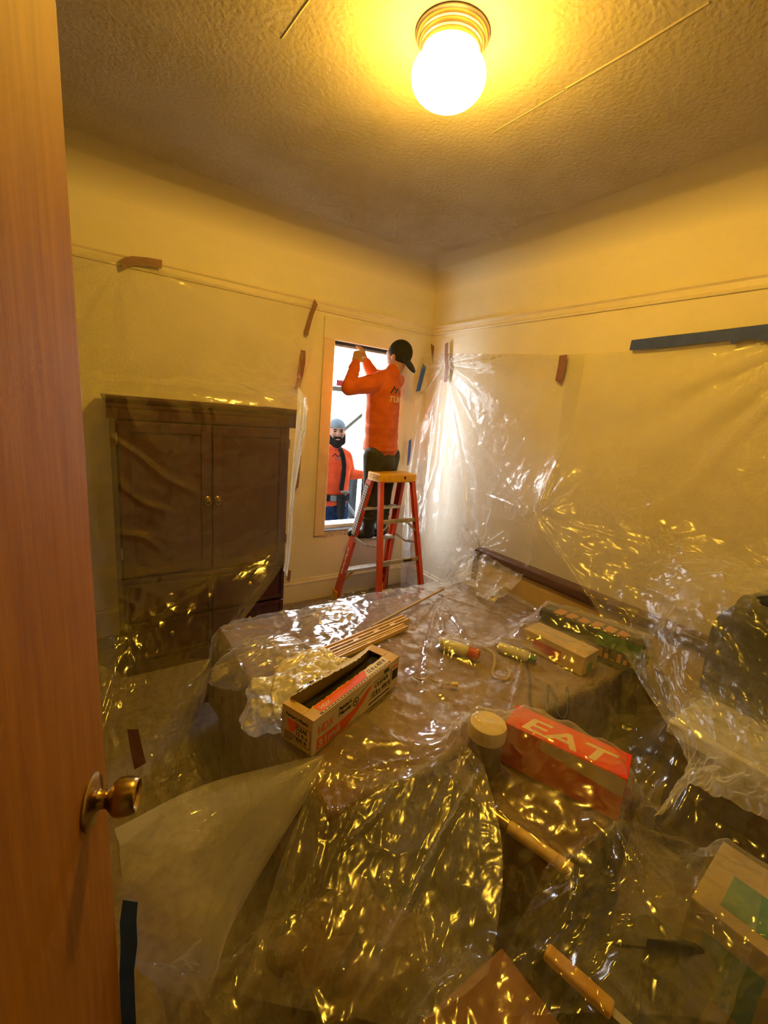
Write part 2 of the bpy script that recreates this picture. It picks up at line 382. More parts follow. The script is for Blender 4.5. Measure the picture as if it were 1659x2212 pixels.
rng = np.random.default_rng(7)
_lat = rng.random((64, 64))
def vnoise(u, v, seed=0):
    u = u + seed*7.31; v = v + seed*3.77
    iu = np.floor(u).astype(int); iv = np.floor(v).astype(int); fu = u-iu; fv = v-iv
    fu = fu*fu*(3-2*fu); fv = fv*fv*(3-2*fv)
    g = lambda a, b: _lat[(a*5 + seed) % 64, (b + a*3) % 64]
    return (g(iu, iv)*(1-fu)*(1-fv) + g(iu+1, iv)*fu*(1-fv) + g(iu, iv+1)*(1-fu)*fv + g(iu+1, iv+1)*fu*fv)*2-1
def ridged(u, v, seed=0): return 1-2*np.abs(vnoise(u, v, seed))
def crumple(U, V, amp, freq, seed=0, octs=3):
    h = np.zeros_like(U); a = amp; f = freq
    for k in range(octs):
        ang = 0.7*k + seed
        x = U*math.cos(ang) - V*math.sin(ang); y = U*math.sin(ang) + V*math.cos(ang)
        wx = x*f + 0.6*vnoise(x*f*0.5, y*f*0.5, seed+k+11); wy = y*f + 0.6*vnoise(x*f*0.5, y*f*0.5, seed+k+23)
        h += a*ridged(wx, wy, seed+k); a *= 0.5; f *= 1.9
    return h
def normals(P):
    du = np.gradient(P, axis=0); dv = np.gradient(P, axis=1)
    n = np.cross(du, dv); n /= np.linalg.norm(n, axis=2, keepdims=True)+1e-12
    return n
def metric(P):
    du = np.linalg.norm(np.diff(P, axis=0), axis=2).mean(1); dv = np.linalg.norm(np.diff(P, axis=1), axis=2).mean(0)
    return np.meshgrid(np.concatenate([[0], np.cumsum(du)]), np.concatenate([[0], np.cumsum(dv)]), indexing='ij')
def crm(ctrl, n, axis):
    """Catmull-Rom resample along an axis to n samples"""
    c = np.moveaxis(np.asarray(ctrl, float), axis, 0); k = c.shape[0]
    t = np.linspace(0, k-1, n); i = np.minimum(t.astype(int), k-2); f = (t-i).reshape(-1, *([1]*(c.ndim-1)))
    p1, p2 = c[i], c[i+1]; p0 = np.where((i > 0).reshape(f.shape), c[np.maximum(i-1, 0)], 2*p1-p2); p3 = np.where((i < k-2).reshape(f.shape), c[np.minimum(i+2, k-1)], 2*p2-p1)
    o = 0.5*((2*p1) + (p2-p0)*f + (2*p0-5*p1+4*p2-p3)*f*f + (3*p1-p0-3*p2+p3)*f**3)
    return np.moveaxis(o, 0, axis)
def patch(ctrl, nu, nv): return crm(crm(np.array(ctrl, float), nu, 0), nv, 1)
def crease(P, p, q, amp, w):
    """raise a fold along the segment p-q"""
    p, q = np.array(p, float), np.array(q, float); d = q-p; L2 = d@d
    t = np.clip(((P-p)@d)/L2, 0, 1); c = p + t[..., None]*d
    dist = np.linalg.norm(P-c, axis=2)
    taper = np.sin(np.pi*np.clip(t, 0.02, 0.98))**0.5
    return amp*taper*np.maximum(0, 1-dist/w)
def fan(P, p, amp, nf, reach, seed=0, sharp=1.0):
    """folds radiating from a pinned point, in the sheet's own surface"""
    n = normals(P); p = np.array(p, float)
    i = np.unravel_index(np.argmin(np.linalg.norm(P-p, axis=2)), P.shape[:2]); nn = n[i]
    a = np.cross(nn, [0, 0, 1.0]); a /= np.linalg.norm(a)+1e-9; b = np.cross(nn, a)
    d = P-p; x = d@a; y = d@b; rr = np.sqrt(x*x+y*y)+1e-6; th = np.arctan2(y, x)
    w = ridged(th*nf/3.14*1.0 + 0.15*vnoise(rr*6, th*3, seed+5), np.full_like(th, seed*1.7) + rr*0.4, seed)
    return amp*np.sign(w)*np.abs(w)**sharp*np.exp(-(rr/reach)**1.5)*np.minimum(1, rr/0.05)

def text_mesh(body, size, shear=0.0, bold=False, extrude=0.0004, spacing=1.0):
    c = bpy.data.curves.new('t', 'FONT'); c.body = body; c.size = size; c.shear = shear; c.extrude = extrude
    c.align_x = 'LEFT'; c.align_y = 'BOTTOM_BASELINE'; c.space_character = spacing
    if bold: c.offset = size*0.018
    c.resolution_u = 3
    t = bpy.data.objects.new('t', c); COL.objects.link(t)
    dg = bpy.context.evaluated_depsgraph_get()
    me = bpy.data.meshes.new_from_object(t.evaluated_get(dg))
    bpy.data.objects.remove(t); bpy.data.curves.remove(c)
    return me
def put_text(name, body, size, m, parent, origin, right, upv, shear=0.0, bold=False, fit=None, spacing=1.0):
    """flat lettering: origin = lower-left, right / up = directions in the parent's space; fit = wanted width"""
    me = text_mesh(body, size, shear, bold, spacing=spacing)
    right, upv = Vector(right).normalized(), Vector(upv).normalized()
    sx = 1.0
    if fit and len(me.vertices):
        xs = [v.co.x for v in me.vertices]; sx = fit/(max(xs)-min(xs))
    mt = Matrix((right*sx, upv, right.cross(upv))).transposed().to_4x4(); mt.translation = Vector(origin)
    me.transform(mt)
    return link(name, me, m, parent)
def quad_print(name, pts, m, parent, thick=0.0006):
    """flat printed shape on a face: pts in order, given a hair of thickness along the face normal"""
    pts = [Vector(p) for p in pts]; n = (pts[1]-pts[0]).cross(pts[2]-pts[0]).normalized()
    b = bmesh.new(); A = [b.verts.new(p) for p in pts]; B = [b.verts.new(p+n*thick) for p in pts]; k = len(pts)
    b.faces.new(A[::-1]); b.faces.new(B)
    for i in range(k): b.faces.new((A[i], A[(i+1) % k], B[(i+1) % k], B[i]))
    me = bpy.data.meshes.new(name); b.to_mesh(me); b.free()
    return link(name, me, m, parent)

# ------------------------------------------------------------------ room shell
T = 0.14
WX0, WX1, WZ0, WZ1 = 1.648, 2.27, 0.592, 2.11
CV = 0.26       # cove radius between the walls and the ceiling
struct(MB().box((XL-T, YF-1.6, -0.1), (XR+T, YW+T, 0)).build('floor', 'carpet'))
# window wall: four blocks round the opening
b = MB()
b.box((XL-T, YW, 0), (WX0, YW+T, ZC)); b.box((WX1, YW, 0), (XR+T, YW+T, ZC))
b.box((WX0, YW, 0), (WX1, YW+T, WZ0)); b.box((WX0, YW, WZ1), (WX1, YW+T, ZC))
struct(b.build('wall_back', 'wall'))
struct(MB().box((XR, YF-1.6, 0), (XR+T, YW, ZC)).build('wall_right', 'wall'))
struct(MB().box((XL-T, YF-1.6, 0), (XL, YW, ZC)).build('wall_left', 'wall'))
DX0, DX1 = -0.255, 0.60
b = MB(); b.box((XL, YF-T, 0), (DX0, YF, ZC)); b.box((DX1, YF-T, 0), (XR, YF, ZC)); b.box((DX0, YF-T, 2.06), (DX1, YF, ZC))
struct(b.build('wall_front', 'wall'))
struct(MB().box((XL, YF-1.6, 0), (XR, YF-1.5, ZC)).build('wall_hall', 'wall'))
# ceiling with a coved edge along the walls (one surface: inset from the walls by the cove)
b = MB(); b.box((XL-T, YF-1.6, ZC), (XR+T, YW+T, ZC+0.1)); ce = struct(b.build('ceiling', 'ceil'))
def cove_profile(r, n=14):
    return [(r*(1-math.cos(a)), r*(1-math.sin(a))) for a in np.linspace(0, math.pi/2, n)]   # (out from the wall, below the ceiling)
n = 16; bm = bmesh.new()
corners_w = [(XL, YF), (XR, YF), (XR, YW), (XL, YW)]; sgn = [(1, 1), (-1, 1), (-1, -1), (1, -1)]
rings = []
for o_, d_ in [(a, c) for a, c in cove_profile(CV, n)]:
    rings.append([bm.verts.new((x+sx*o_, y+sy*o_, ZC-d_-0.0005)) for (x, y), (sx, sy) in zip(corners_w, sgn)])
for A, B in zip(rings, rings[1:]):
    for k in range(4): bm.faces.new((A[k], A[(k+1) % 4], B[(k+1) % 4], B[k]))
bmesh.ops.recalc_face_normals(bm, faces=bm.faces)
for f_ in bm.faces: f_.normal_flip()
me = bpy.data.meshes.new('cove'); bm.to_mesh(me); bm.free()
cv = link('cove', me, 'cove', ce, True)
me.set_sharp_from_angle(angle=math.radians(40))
# plaster seams that show on the ceiling (low rounded ridges)
def seam(pts, w, h):
    b = MB()
    for p, q in zip(pts, pts[1:]):
        a = Vector((*p, ZC)); c = Vector((*q, ZC)); d = (c-a).normalized(); s = Vector((-d.y, d.x, 0))*w
        t = bmesh.new(); vs_ = [t.verts.new(v) for v in (a-s, a+Vector((0, 0, -h)), a+s, c-s, c+Vector((0, 0, -h)), c+s)]
        t.faces.new((vs_[0], vs_[1], vs_[4], vs_[3])); t.faces.new((vs_[1], vs_[2], vs_[5], vs_[4])); b._add(t)
    o = b.build('seam', 'ceil', ce)
seam([(1.53, 0.80), (1.533, 1.02), (1.526, 1.25)], 0.006, 0.0022)
seam([(1.531, 1.26), (1.528, 1.45), (1.525, 1.61)], 0.004, 0.0015)
seam([(0.655, 1.45), (0.645, 1.60), (0.638, 1.74)], 0.005, 0.002)
seam([(0.10, 1.40), (0.10, 1.62)], 0.006, 0.0015)

# picture rails: small moulded profile, out from the wall
rp = [(0, 0), (0.012, 0.0), (0.016, 0.012), (0.010, 0.018), (0.014, 0.045), (0.024, 0.055), (0.026, 0.064), (0.0, 0.066)]
ZR = 2.295
struct(MB().prism([(YW-p, ZR+q) for p, q in rp], XL, XR, 'x').build('trim_1', 'trim'))
struct(MB().prism([(XR-p, ZR+q-0.002) for p, q in rp], YF, YW, 'y').build('trim_2', 'trim'))
bp_ = [(0, 0), (0.016, 0), (0.016, 0.15), (0.022, 0.158), (0.022, 0.172), (0.012, 0.18), (0.010, 0.195), (0, 0.2)]
struct(MB().prism([(YW-p, q) for p, q in bp_], XL, XR, 'x').build('baseboard_back', 'trim'))
struct(MB().prism([(XR-p, q) for p, q in bp_], YF, YW, 'y').build('baseboard_right', 'trim'))

# window: bare opening, casing boards still up, sash gone
w1 = struct(empty('window_1', (0, 0, 0)))
CW = 0.088
MB().box((WX0-CW, YW-0.018, WZ0-0.03), (WX0, YW+0.001, WZ1+0.0), 0.003).build('side_casing', 'casing', w1)
MB().box((WX1, YW-0.018, WZ0-0.03), (WX1+CW, YW+0.001, WZ1+0.0), 0.003).build('side_casing', 'casing', w1)
MB().box((WX0-CW-0.004, YW-0.022, WZ1+0.0), (WX1+CW+0.004, YW+0.001, WZ1+0.155), 0.004).build('head_casing', 'trim', w1)
MB().box((WX0-0.001, YW, WZ0), (WX0+0.012, YW+T+0.01, WZ1)).build('jamb', 'casing', w1)
MB().box((WX1-0.012, YW, WZ0), (WX1+0.001, YW+T+0.01, WZ1)).build('jamb', 'casing', w1)
MB().box((WX0, YW+0.005, WZ1-0.022), (WX1, YW+T+0.01, WZ1+0.001)).build('head_jamb', 'black', w1)
MB().box((WX0+0.03, YW+0.03, WZ1-0.034), (WX1-0.05, YW+0.045, WZ1-0.022)).build('flashing_strip', 'alu', w1)
MB().box((WX0, YW+0.07, WZ0-0.005), (WX1, YW+T+0.06, WZ0+0.035), 0.003).build('outer_sill', 'whitepl', w1)
MB().box((WX0, YW-0.004, WZ0-0.012), (WX1, YW+0.075, WZ0+0.004)).build('sill_gap', 'dark', w1)
# ragged plaster edge left below and beside the opening
def ragged(x0, x1, z0, z1, y, name, parent, horiz=True, n=26, seed=1):
    rr = random.Random(seed); pts = []
    for k in range(n+1):
        t = k/n
        if horiz: pts.append((x0+(x1-x0)*t, z0 + (z1-z0)*rr.random()))
        else: pts.append((x0 + (x1-x0)*rr.random(), z0+(z1-z0)*t))
    if horiz: poly = pts + [(x1, z1+0.02), (x0, z1+0.02)]
    else: poly = pts + [(x1+0.01, z1), (x1+0.01, z0)]
    return MB().prism(poly, y, y-0.006, 'y').build(name, 'plaster', parent)
ragged(WX0-CW, WX1+CW, WZ0-0.055, WZ0-0.022, YW+0.001, 'broken_plaster_edge', w1, True, 40, 3)

# the room door, swung in; only its face and free edge show
DA = math.radians(20)
door = struct(empty('door_1', (0.0065, 0.75, 0), (0, 0, -DA)))     # origin at the foot of the free edge, leaf runs towards -y
MB().box((-0.035, -0.77, 0.012), (0.0, 0.0, 2.03), 0.002).build('door_leaf', 'door', door)
kz = 0.985
RX = Matrix.Rotation(math.radians(90), 4, 'Y')
def on_door(z=kz, y=-0.066): mt = Matrix.Translation((0, y, z)) @ RX; return mt
kn = MB().lathe([(0, 0.02), (0.013, 0.02), (0.014, 0.024), (0.018, 0.028), (0.025, 0.034), (0.0278, 0.040), (0.0282, 0.047), (0.0265, 0.058), (0.0245, 0.064), (0.0225, 0.066), (0.020, 0.0645), (0.0175, 0.060), (0.004, 0.059), (0.0035, 0.062), (0, 0.062)], 40, on_door()).build('door_knob', 'brass', door, True, 40)
MB().lathe([(0.0, 0.0), (0.039, 0.0), (0.039, 0.003), (0.036, 0.006), (0.025, 0.008), (0.0155, 0.012), (0.0135, 0.016), (0.0135, 0.024), (0, 0.024)], 40, on_door()).build('rosette', 'brass', kn, True, 40)
# (rosette is a piece of the knob)

# ceiling lamp: stepped brass ring and opal globe
LX, LY = 1.062, 1.352
lamp = thing('ceiling_lamp', 'round opal glass globe lamp with stepped brass ring glowing on the ceiling', 'ceiling lamp', (LX, LY, ZC))
MB().lathe([(0, 0), (0.118, 0), (0.119, -0.006), (0.113, -0.010), (0.113, -0.016), (0.110, -0.021), (0.104, -0.023), (0.104, -0.032), (0.101, -0.037), (0.095, -0.039), (0.095, -0.052), (0.088, -0.055), (0, -0.055)], 56).build('lamp_ring', 'brassl', lamp, True, 35)
prof = [(0.085, -0.05)] + [(0.122*math.sin(a), -0.118+0.076*math.cos(a)) for a in np.linspace(0.75, math.pi, 22)][:-1] + [(0, -0.194)]
MB().lathe(prof, 48).build('lamp_globe', 'globe', lamp, True)
bd = bpy.data.lights.new('lamp_bulb', 'POINT'); bd.energy = LAMP_POWER; bd.color = LAMP_COLOR; bd.shadow_soft_size = 0.07
bo = bpy.data.objects.new('lamp_bulb', bd); COL.objects.link(bo); bo.parent = lamp; bo.location = (0, 0, -0.125)

# outdoors, seen through the opening
struct(MB().box((-3, YW+T, -0.6), (9, 14, -0.32)).build('ground', 'concrete'))
nb = thing('neighbouring_house', 'pale stucco house with tan eave seen through the window opening', 'house', (4.0, 7.6, -0.32))
MB().box((-6, 0, 0), (7, 0.3, 2.24)).build('house_wall', 'stucco', nb)
MB().box((-6, -0.54, 2.24), (7, 0.3, 2.26)).build('eave_soffit', 'stucco', nb)
MB().box((-6, -0.58, 2.225), (7, -0.54, 2.315)).build('fascia_board', 'roofbr', nb)
MB().prism([(-0.6, 2.30), (0.3, 2.30), (2.8, 3.0), (2.8, 3.1)], -6, 7, 'x').build('roof', 'stucco', nb)
MB().box((-0.28, -0.62, 2.316), (-0.11, -0.585, 2.41)).build('red_board', 'redpatch', nb)

# ------------------------------------------------------------------ armoire
AX0, AX1, AY0, AY1, AH = 0.155, 1.095, 2.635, 3.14, 1.575
arm = thing('armoire', 'dark mahogany two door armoire with drawers under the clear plastic', 'armoire', ((AX0+AX1)/2, (AY0+AY1)/2, 0))
ox, oy = (AX0+AX1)/2, (AY0+AY1)/2
def AB(b, a, c, bev=0.0): return b.box((a[0]-ox, a[1]-oy, a[2]), (c[0]-ox, c[1]-oy, c[2]), bev)
b = MB(); AB(b, (AX0, AY0+0.02, 0.06), (AX1, AY1, AH-0.09)); AB(b, (AX0+0.0, AY0+0.03, 0), (AX1, AY1, 0.07)); b.build('carcass', 'maho', arm)
cp_ = [(0, 0), (0.006, 0.0), (0.008, 0.05), (0.014, 0.06), (0.016, 0.075), (0.030, 0.088), (0.036, 0.10), (0.036, 0.115), (0.0, 0.115)]
z0 = AH-0.115
b = MB(); AB(b, (AX0, AY0+0.01, z0), (AX1, AY1, AH-0.002))
b.prism([(AY0-oy+0.012-p, z0+q) for p, q in cp_], AX0-ox-0.036, AX1-ox+0.036, 'x')
b.prism([(AX0-ox-p, z0+q) for p, q in cp_], AY0-oy, AY1-oy, 'y'); b.prism([(AX1-ox+p, z0+q) for p, q in cp_], AY0-oy, AY1-oy, 'y')
b.build('cornice', 'maho', arm)
AM = (AX0+AX1)/2
def panel_front(name, x0, x1, z0, z1, inset=0.055, knob=None):
    b = MB(); d = AY0
    AB(b, (x0, d, z0), (x1, d+0.022, z1), 0.002)                       # slab
    f = inset                                                           # raised frame round a recessed field
    for a, c in (((x0, z0), (x0+f, z1)), ((x1-f, z0), (x1, z1)), ((x0+f, z0), (x1-f, z0+f)), ((x0+f, z1-f), (x1-f, z1))):
        AB(b, (a[0], d-0.010, a[1]), (c[0], d+0.002, c[1]), 0.003)
    return b.build(name, 'maho', arm)
g = 0.004
DZ0, DZ1 = 0.60, AH-0.125
for sd, (x0, x1) in ((-1, (AX0+0.012, AM-g)), (1, (AM+g, AX1-0.012))):
    dr = panel_front('cabinet_door', x0, x1, DZ0, DZ1)
    kx = (AM-0.028 if sd < 0 else AM+0.028)-ox
    mt = Matrix.Translation((kx, AY0-oy-0.010, 1.03)) @ Matrix.Rotation(math.radians(90), 4, 'X')
    MB().lathe([(0, 0), (0.016, 0), (0.016, 0.003), (0.010, 0.006), (0.0055, 0.012), (0.009, 0.018), (0.012, 0.024), (0.010, 0.029), (0, 0.031)], 20, mt).build('knob', 'brass', dr, True, 40)
    rg = [(kx+0.014*math.sin(a), AY0-oy-0.030, 1.012-0.014*math.cos(a)) for a in np.linspace(0, 2*math.pi, 20)]
    MB().tube(rg, 0.0022, 6, False).build('ring_pull', 'brass', dr, True)
    for hz in (0.74, 1.36): AB(MB(), ((x0-0.012 if sd < 0 else x1+0.004), AY0-0.004, hz-0.03), ((x0-0.004 if sd < 0 else x1+0.012), AY0+0.012, hz+0.03)).build('hinge', 'brass', dr)
    for z0, z1 in ((0.335, 0.555), (0.09, 0.315)):
        dw = panel_front('drawer', x0, x1, z0, z1, 0.022)
        mx = (x0+x1)/2-ox; mt = Matrix.Translation((mx, AY0-oy-0.008, (z0+z1)/2+0.02)) @ Matrix.Rotation(math.radians(90), 4, 'X')
        MB().lathe([(0, 0), (0.014, 0), (0.014, 0.003), (0.006, 0.010), (0.010, 0.018), (0.009, 0.024), (0, 0.026)], 18, mt).build('knob', 'brass', dw, True, 40)
b = MB(); AB(b, (AX0-0.006, AY0-0.014, 0.562), (AX1+0.006, AY0+0.02, 0.592), 0.005); b.build('waist_moulding', 'maho', arm)
b = MB(); AB(b, (AX0-0.008, AY0-0.012, 0), (AX1+0.008, AY0+0.02, 0.075), 0.004); b.build('plinth', 'maho', arm)

# ------------------------------------------------------------------ step ladder (four foot, tread side to the window)
lad = thing('step_ladder', 'orange fibreglass step ladder with yellow top cap by the window', 'ladder', (2.0, 2.78, 0))
LO = Vector((2.0, 2.78, 0))
ctop = 1.155
capx0, capx1, capy0, capy1 = 1.835, 2.185, 2.685, 2.86
b = MB(); b.box(Vector((capx0, capy0, ctop-0.066))-LO, Vector((capx1, capy1, ctop))-LO, 0.012, seg=3)
capo = b.build('top_cap', 'yellowpl', lad, True, 40)
for k in range(6):
    xx = capx0+0.03+k*0.058
    MB().box(Vector((xx, capy0-0.002, ctop-0.048))-LO, Vector((xx+0.004, capy0+0.004, ctop-0.006))-LO).build('cap_rib', 'yellowpl', capo)
MB().box(Vector((2.06, capy0-0.0015, ctop-0.040))-LO, Vector((2.078, capy0+0.001, ctop-0.018))-LO).build('cap_mark', 'kprint', capo)
for k, (xx, zz) in enumerate(((1.8345, -0.018), (1.8345, -0.036))):
    for yy in (2.72, 2.77, 2.82): MB().box(Vector((xx-0.001, yy, ctop+zz-0.003))-LO, Vector((xx+0.002, yy+0.006, ctop+zz+0.003))-LO).build('cap_hole', 'kprint', capo)
def rail(name, top, foot, w, d, m='orangefg', rev=False):
    """C-channel rail: web with two flanges, opening inwards"""
    top, foot = Vector(top)-LO, Vector(foot)-LO
    dv = (foot-top).normalized(); sx = -1 if top.x > 0 else 1
    X = Vector((1, 0, 0)); Y = dv.cross(X).normalized(); X2 = Y.cross(dv).normalized()
    b = MB()
    t = 0.006
    mt = Matrix((X2, Y, dv)).transposed().to_4x4(); mt.translation = top
    L = (foot-top).length
    b.box((-t/2, -d/2, 0), (t/2, d/2, L), 0.0015, mt)
    x0_, x1_ = (0, w) if sx > 0 else (-w, 0)
    b.box((x0_, -d/2, 0), (x1_, -d/2+t, L), 0.0015, mt); b.box((x0_, d/2-t, 0), (x1_, d/2, L), 0.0015, mt)
    return b.build(name, m, lad), mt, L
fA, fC = (1.755, 3.118, 0.0), (2.265, 3.118, 0.0)
tA, tC = (1.852, 2.835, ctop-0.01), (2.168, 2.835, ctop-0.01)
fB, fD = (1.745, 2.43, 0.0), (2.215, 2.43, 0.0)
tB, tD = (1.850, 2.715, ctop-0.02), (2.170, 2.715, ctop-0.02)
ra, mta, La = rail('front_rail', tA, fA, 0.026, 0.068)
rc, mtc, Lc = rail('front_rail', tC, fC, 0.026, 0.068)
rb, mtb, Lb = rail('rear_rail', tB, fB, 0.030, 0.040)
rd, mtd, Ld = rail('rear_rail', tD, fD, 0.030, 0.040)
def at_front(z, s):
    t_ = (tA[2]-z)/tA[2]; a, f_ = (tA, fA) if s < 0 else (tC, fC)
    return Vector(a).lerp(Vector(f_), t_)-LO
for z in (0.29, 0.575, 0.86):
    p, q = at_front(z, -1), at_front(z, 1)
    b = MB(); b.box((p.x, p.y-0.038, z-0.022), (q.x, p.y+0.038, z), 0.003)
    o = b.build('tread', 'alu', lad)
    for j in range(5): MB().box((p.x, p.y-0.030+j*0.0145, z-0.0005), (q.x, p.y-0.026+j*0.0145, z+0.0015)).build('tread_rib', 'alud', o)
def at_rear(z, s):
    t_ = (tB[2]-z)/tB[2]; a, f_ = (tB, fB) if s < 0 else (tD, fD)
    return Vector(a).lerp(Vector(f_), t_)-LO
for z, hh in ((0.80, 0.030), (0.50, 0.030), (0.16, 0.040)):
    p, q = at_rear(z, -1), at_rear(z, 1)
    b = MB(); b.box((p.x+0.004, p.y-0.012, z-hh/2), (q.x-0.004, p.y+0.008, z+hh/2), 0.003)
    o = b.build('rear_brace', 'alud', lad)
    if z == 0.50: MB().box((0.02, p.y-0.0135, z-0.008), (0.10, p.y-0.012, z+0.008)).build('warning_label', 'kprint', o)
for s in (-1, 1):
    pf = at_front(0.60, s); pr = at_rear(0.62, s)
    mid = (pf+pr)/2 + Vector((0, 0, -0.03))
    MB().bar(pf, mid, 0.004, 0.018).build('spreader', 'alud', lad); MB().bar(mid, pr, 0.004, 0.018).build('spreader', 'alud', lad)
    p1, p2 = at_rear(0.80, s), at_rear(0.70, s); MB().bar(p1+Vector((-s*0.12, 0, 0)), p2, 0.004, 0.014).build('corner_brace', 'alud', lad)
    p1, p2 = at_front(0.28, s), at_front(0.14, s); MB().bar(p1+Vector((-s*0.14, 0, 0)), p2+Vector((-s*0.01, 0, 0)), 0.004, 0.02).build('corner_brace', 'yellowpl', lad)
for f_ in (fA, fC, fB, fD):
    p = Vector(f_)-LO; sg = 1 if p.x < 0 else -1
    MB().box((p.x-0.006 if sg > 0 else p.x-0.036, p.y-0.040, 0.0), (p.x+0.036 if sg > 0 else p.x+0.006, p.y+0.030, 0.075), 0.006).build('rubber_foot', 'yellowpl', lad)
# black sticker with pale rings down the front rail, and a lettered strip below
bb = MB(); bb.box((-0.0050, -0.026, 0.10), (-0.0028, 0.026, 0.56), 0, mta); stk = bb.build('rail_sticker', 'kprint', ra)
rb_ = MB()
for k in range(20):
    for j in (-1, 1):
        mt2 = mta @ Matrix.Translation((-0.0050, j*0.012, 0.12+k*0.022)) @ Matrix.Rotation(math.radians(-90), 4, 'Y')
        rb_.lathe([(0.0045, 0), (0.0092, 0), (0.0092, 0.0008), (0.0045, 0.0008), (0.0045, 0)], 12, mt2)
rb_.build('ring_print', 'white', stk)
rr = random.Random(4)
lb = MB()
for k in range(14):
    w_ = rr.uniform(0.006, 0.013); lb.box((-0.0045, -0.012, 0.68+k*0.018), (-0.0030, rr.uniform(0.004, 0.014), 0.68+k*0.018+w_), 0, mta)
lb.build('rail_print', 'white', ra)

# ------------------------------------------------------------------ wood left by the window
tag(MB().box((-0.030, -0.012, 0), (0.030, 0.012, 0.62), 0.002).build('wooden_post', 'plankdark'), 'dark brown weathered stud leaning on the wall behind the ladder', 'wood')
bpy.data.objects['wooden_post'].location = (2.30, 3.145, 0.0); bpy.data.objects['wooden_post'].rotation_euler = (math.radians(-1.5), 0, 0)
o = tag(MB().box((-0.36, -0.035, 0), (0.36, 0.035, 0.022), 0.002).build('painted_plank', 'plank'), 'pale painted plank lying on the carpet under the ladder', 'plank')
o.location = (1.96, 3.0, 0.001); o.rotation_euler = (0, 0, math.radians(4))
o = tag(MB().box((-0.014, -0.006, 0), (0.014, 0.006, 1.05), 0.002).build('trim_strip', 'trim'), 'thin cream trim strip standing by the dark stud', 'trim')
o.location = (2.262, 3.155, 0.0)
rr = random.Random(5)
for k in range(16):
    b = MB(); s_ = rr.uniform(0.008, 0.024)
    b.box((-s_, -s_*rr.uniform(0.4, 0.8), 0), (s_, s_*rr.uniform(0.4, 0.8), rr.uniform(0.003, 0.008)), 0.001)
    o = b.build('plaster_chip', rr.choice(['plaster', 'white', 'casing']))
    o.location = (rr.uniform(1.66, 2.25), rr.uniform(3.05, 3.16) if k < 10 else rr.uniform(2.70, 2.93), 0.0005); o.rotation_euler = (0, 0, rr.uniform(0, 3))
    tag(o, 'small chip of broken plaster on the carpet below the window', 'debris', 'plaster chips under the window')

# ------------------------------------------------------------------ bed against the right wall
BX0, BX1, BY0, BY1, BZ = 0.53, 2.34, 0.88, 2.05, 0.49
bed = thing('bed', 'low bed with dark brown headboard against the right wall under plastic', 'bed', (1.4, 1.35, 0))
BO = Vector((1.4, 1.35, 0))
MB().box(Vector((BX0+0.02, BY0+0.02, 0.10))-BO, Vector((BX1, BY1-0.02, 0.24))-BO, 0.01).build('bed_base', 'dbrown', bed)
for x in (BX0+0.08, BX1-0.1):
    for y in (BY0+0.08, BY1-0.08): MB().box(Vector((x-0.03, y-0.03, 0))-BO, Vector((x+0.03, y+0.03, 0.1))-BO, 0.004).build('leg', 'dbrown', bed)
MB().box(Vector((BX0+0.02, BY0+0.02, 0.24))-BO, Vector((BX1, BY1-0.02, BZ-0.02))-BO, 0.05, seg=3).build('mattress', 'sheetwh', bed, True, 40)
hb = MB(); hb.box(Vector((2.36, 0.52, 0.06))-BO, Vector((2.40, 2.10, 0.64))-BO, 0.004); hbo = hb.build('headboard', 'tan', bed)
MB().box(Vector((2.335, 0.47, 0.635))-BO, Vector((2.425, 2.13, 0.705))-BO, 0.022, seg=4).build('top_rail', 'dbrown', hbo, True, 40)
for y in (0.49, 2.115): MB().box(Vector((2.345, y-0.02, 0))-BO, Vector((2.415, y+0.02, 0.66))-BO, 0.006).build('post', 'dbrown', hbo)

def draped(name, x0, x1, y0, y1, ztop, zlow, m, amp, seed, flare=0.03, nx=90, ny=80):
    """a cloth laid over a box: flat on top, falling down three sides"""
    u = np.linspace(-0.24, 1.0, nx); v = np.linspace(-0.22, 1.22, ny)
    U, V = np.meshgrid(u, v, indexing='ij')
    X = x0 + (x1-x0)*np.clip(U, 0, 1); Y = y0 + (y1-y0)*np.clip(V, 0, 1)
    drop = np.maximum.reduce([np.clip(-U, 0, None)/0.24, np.clip(-V, 0, None)/0.22, np.clip(V-1, 0, None)/0.22])
    Z = ztop - (ztop-zlow)*drop**0.9
    X = X - flare*(U < 0)*drop; Y = Y - flare*(V < 0)*drop + flare*(V > 1)*drop
    P = np.stack([X, Y, Z], -1)
    Um, Vm = np.meshgrid(u*(x1-x0), v*(y1-y0), indexing='ij')
    h = crumple(Um, Vm, amp, 4.0, seed, 3)
    P[..., 2] += h*(drop < 0.02)
    P[..., 0] += 0.02*np.sin(Vm*14+seed)*(U < 0)*drop; P[..., 1] += 0.03*np.sin(Um*11+seed)*drop*((V < 0) | (V > 1))
    return grid_mesh(P, name, m)
tag(draped('blanket', BX0, BX1-0.01, BY0, BY1, BZ-0.002, 0.16, 'blanket', 0.004, 2), 'taupe blanket spread over the bed beneath the clear film', 'blanket')
tag(draped('quilt', BX0-0.012, BX0+0.30, BY0-0.012, BY1+0.01, BZ+0.012, 0.08, 'dblanket', 0.006, 5, 0.05, 60, 80), 'dark brown quilt hanging over the foot of the bed', 'quilt')

def carton(name, label, cat, cx, cy, z0, ang, L, W, Hh, m, bev=0.003):
    t = thing(name, label, cat, (cx, cy, z0), (0, 0, math.radians(ang)))
    bo = MB().box((-L/2, -W/2, 0), (L/2, W/2, Hh), bev).build('box_body', m, t)
    return t, bo
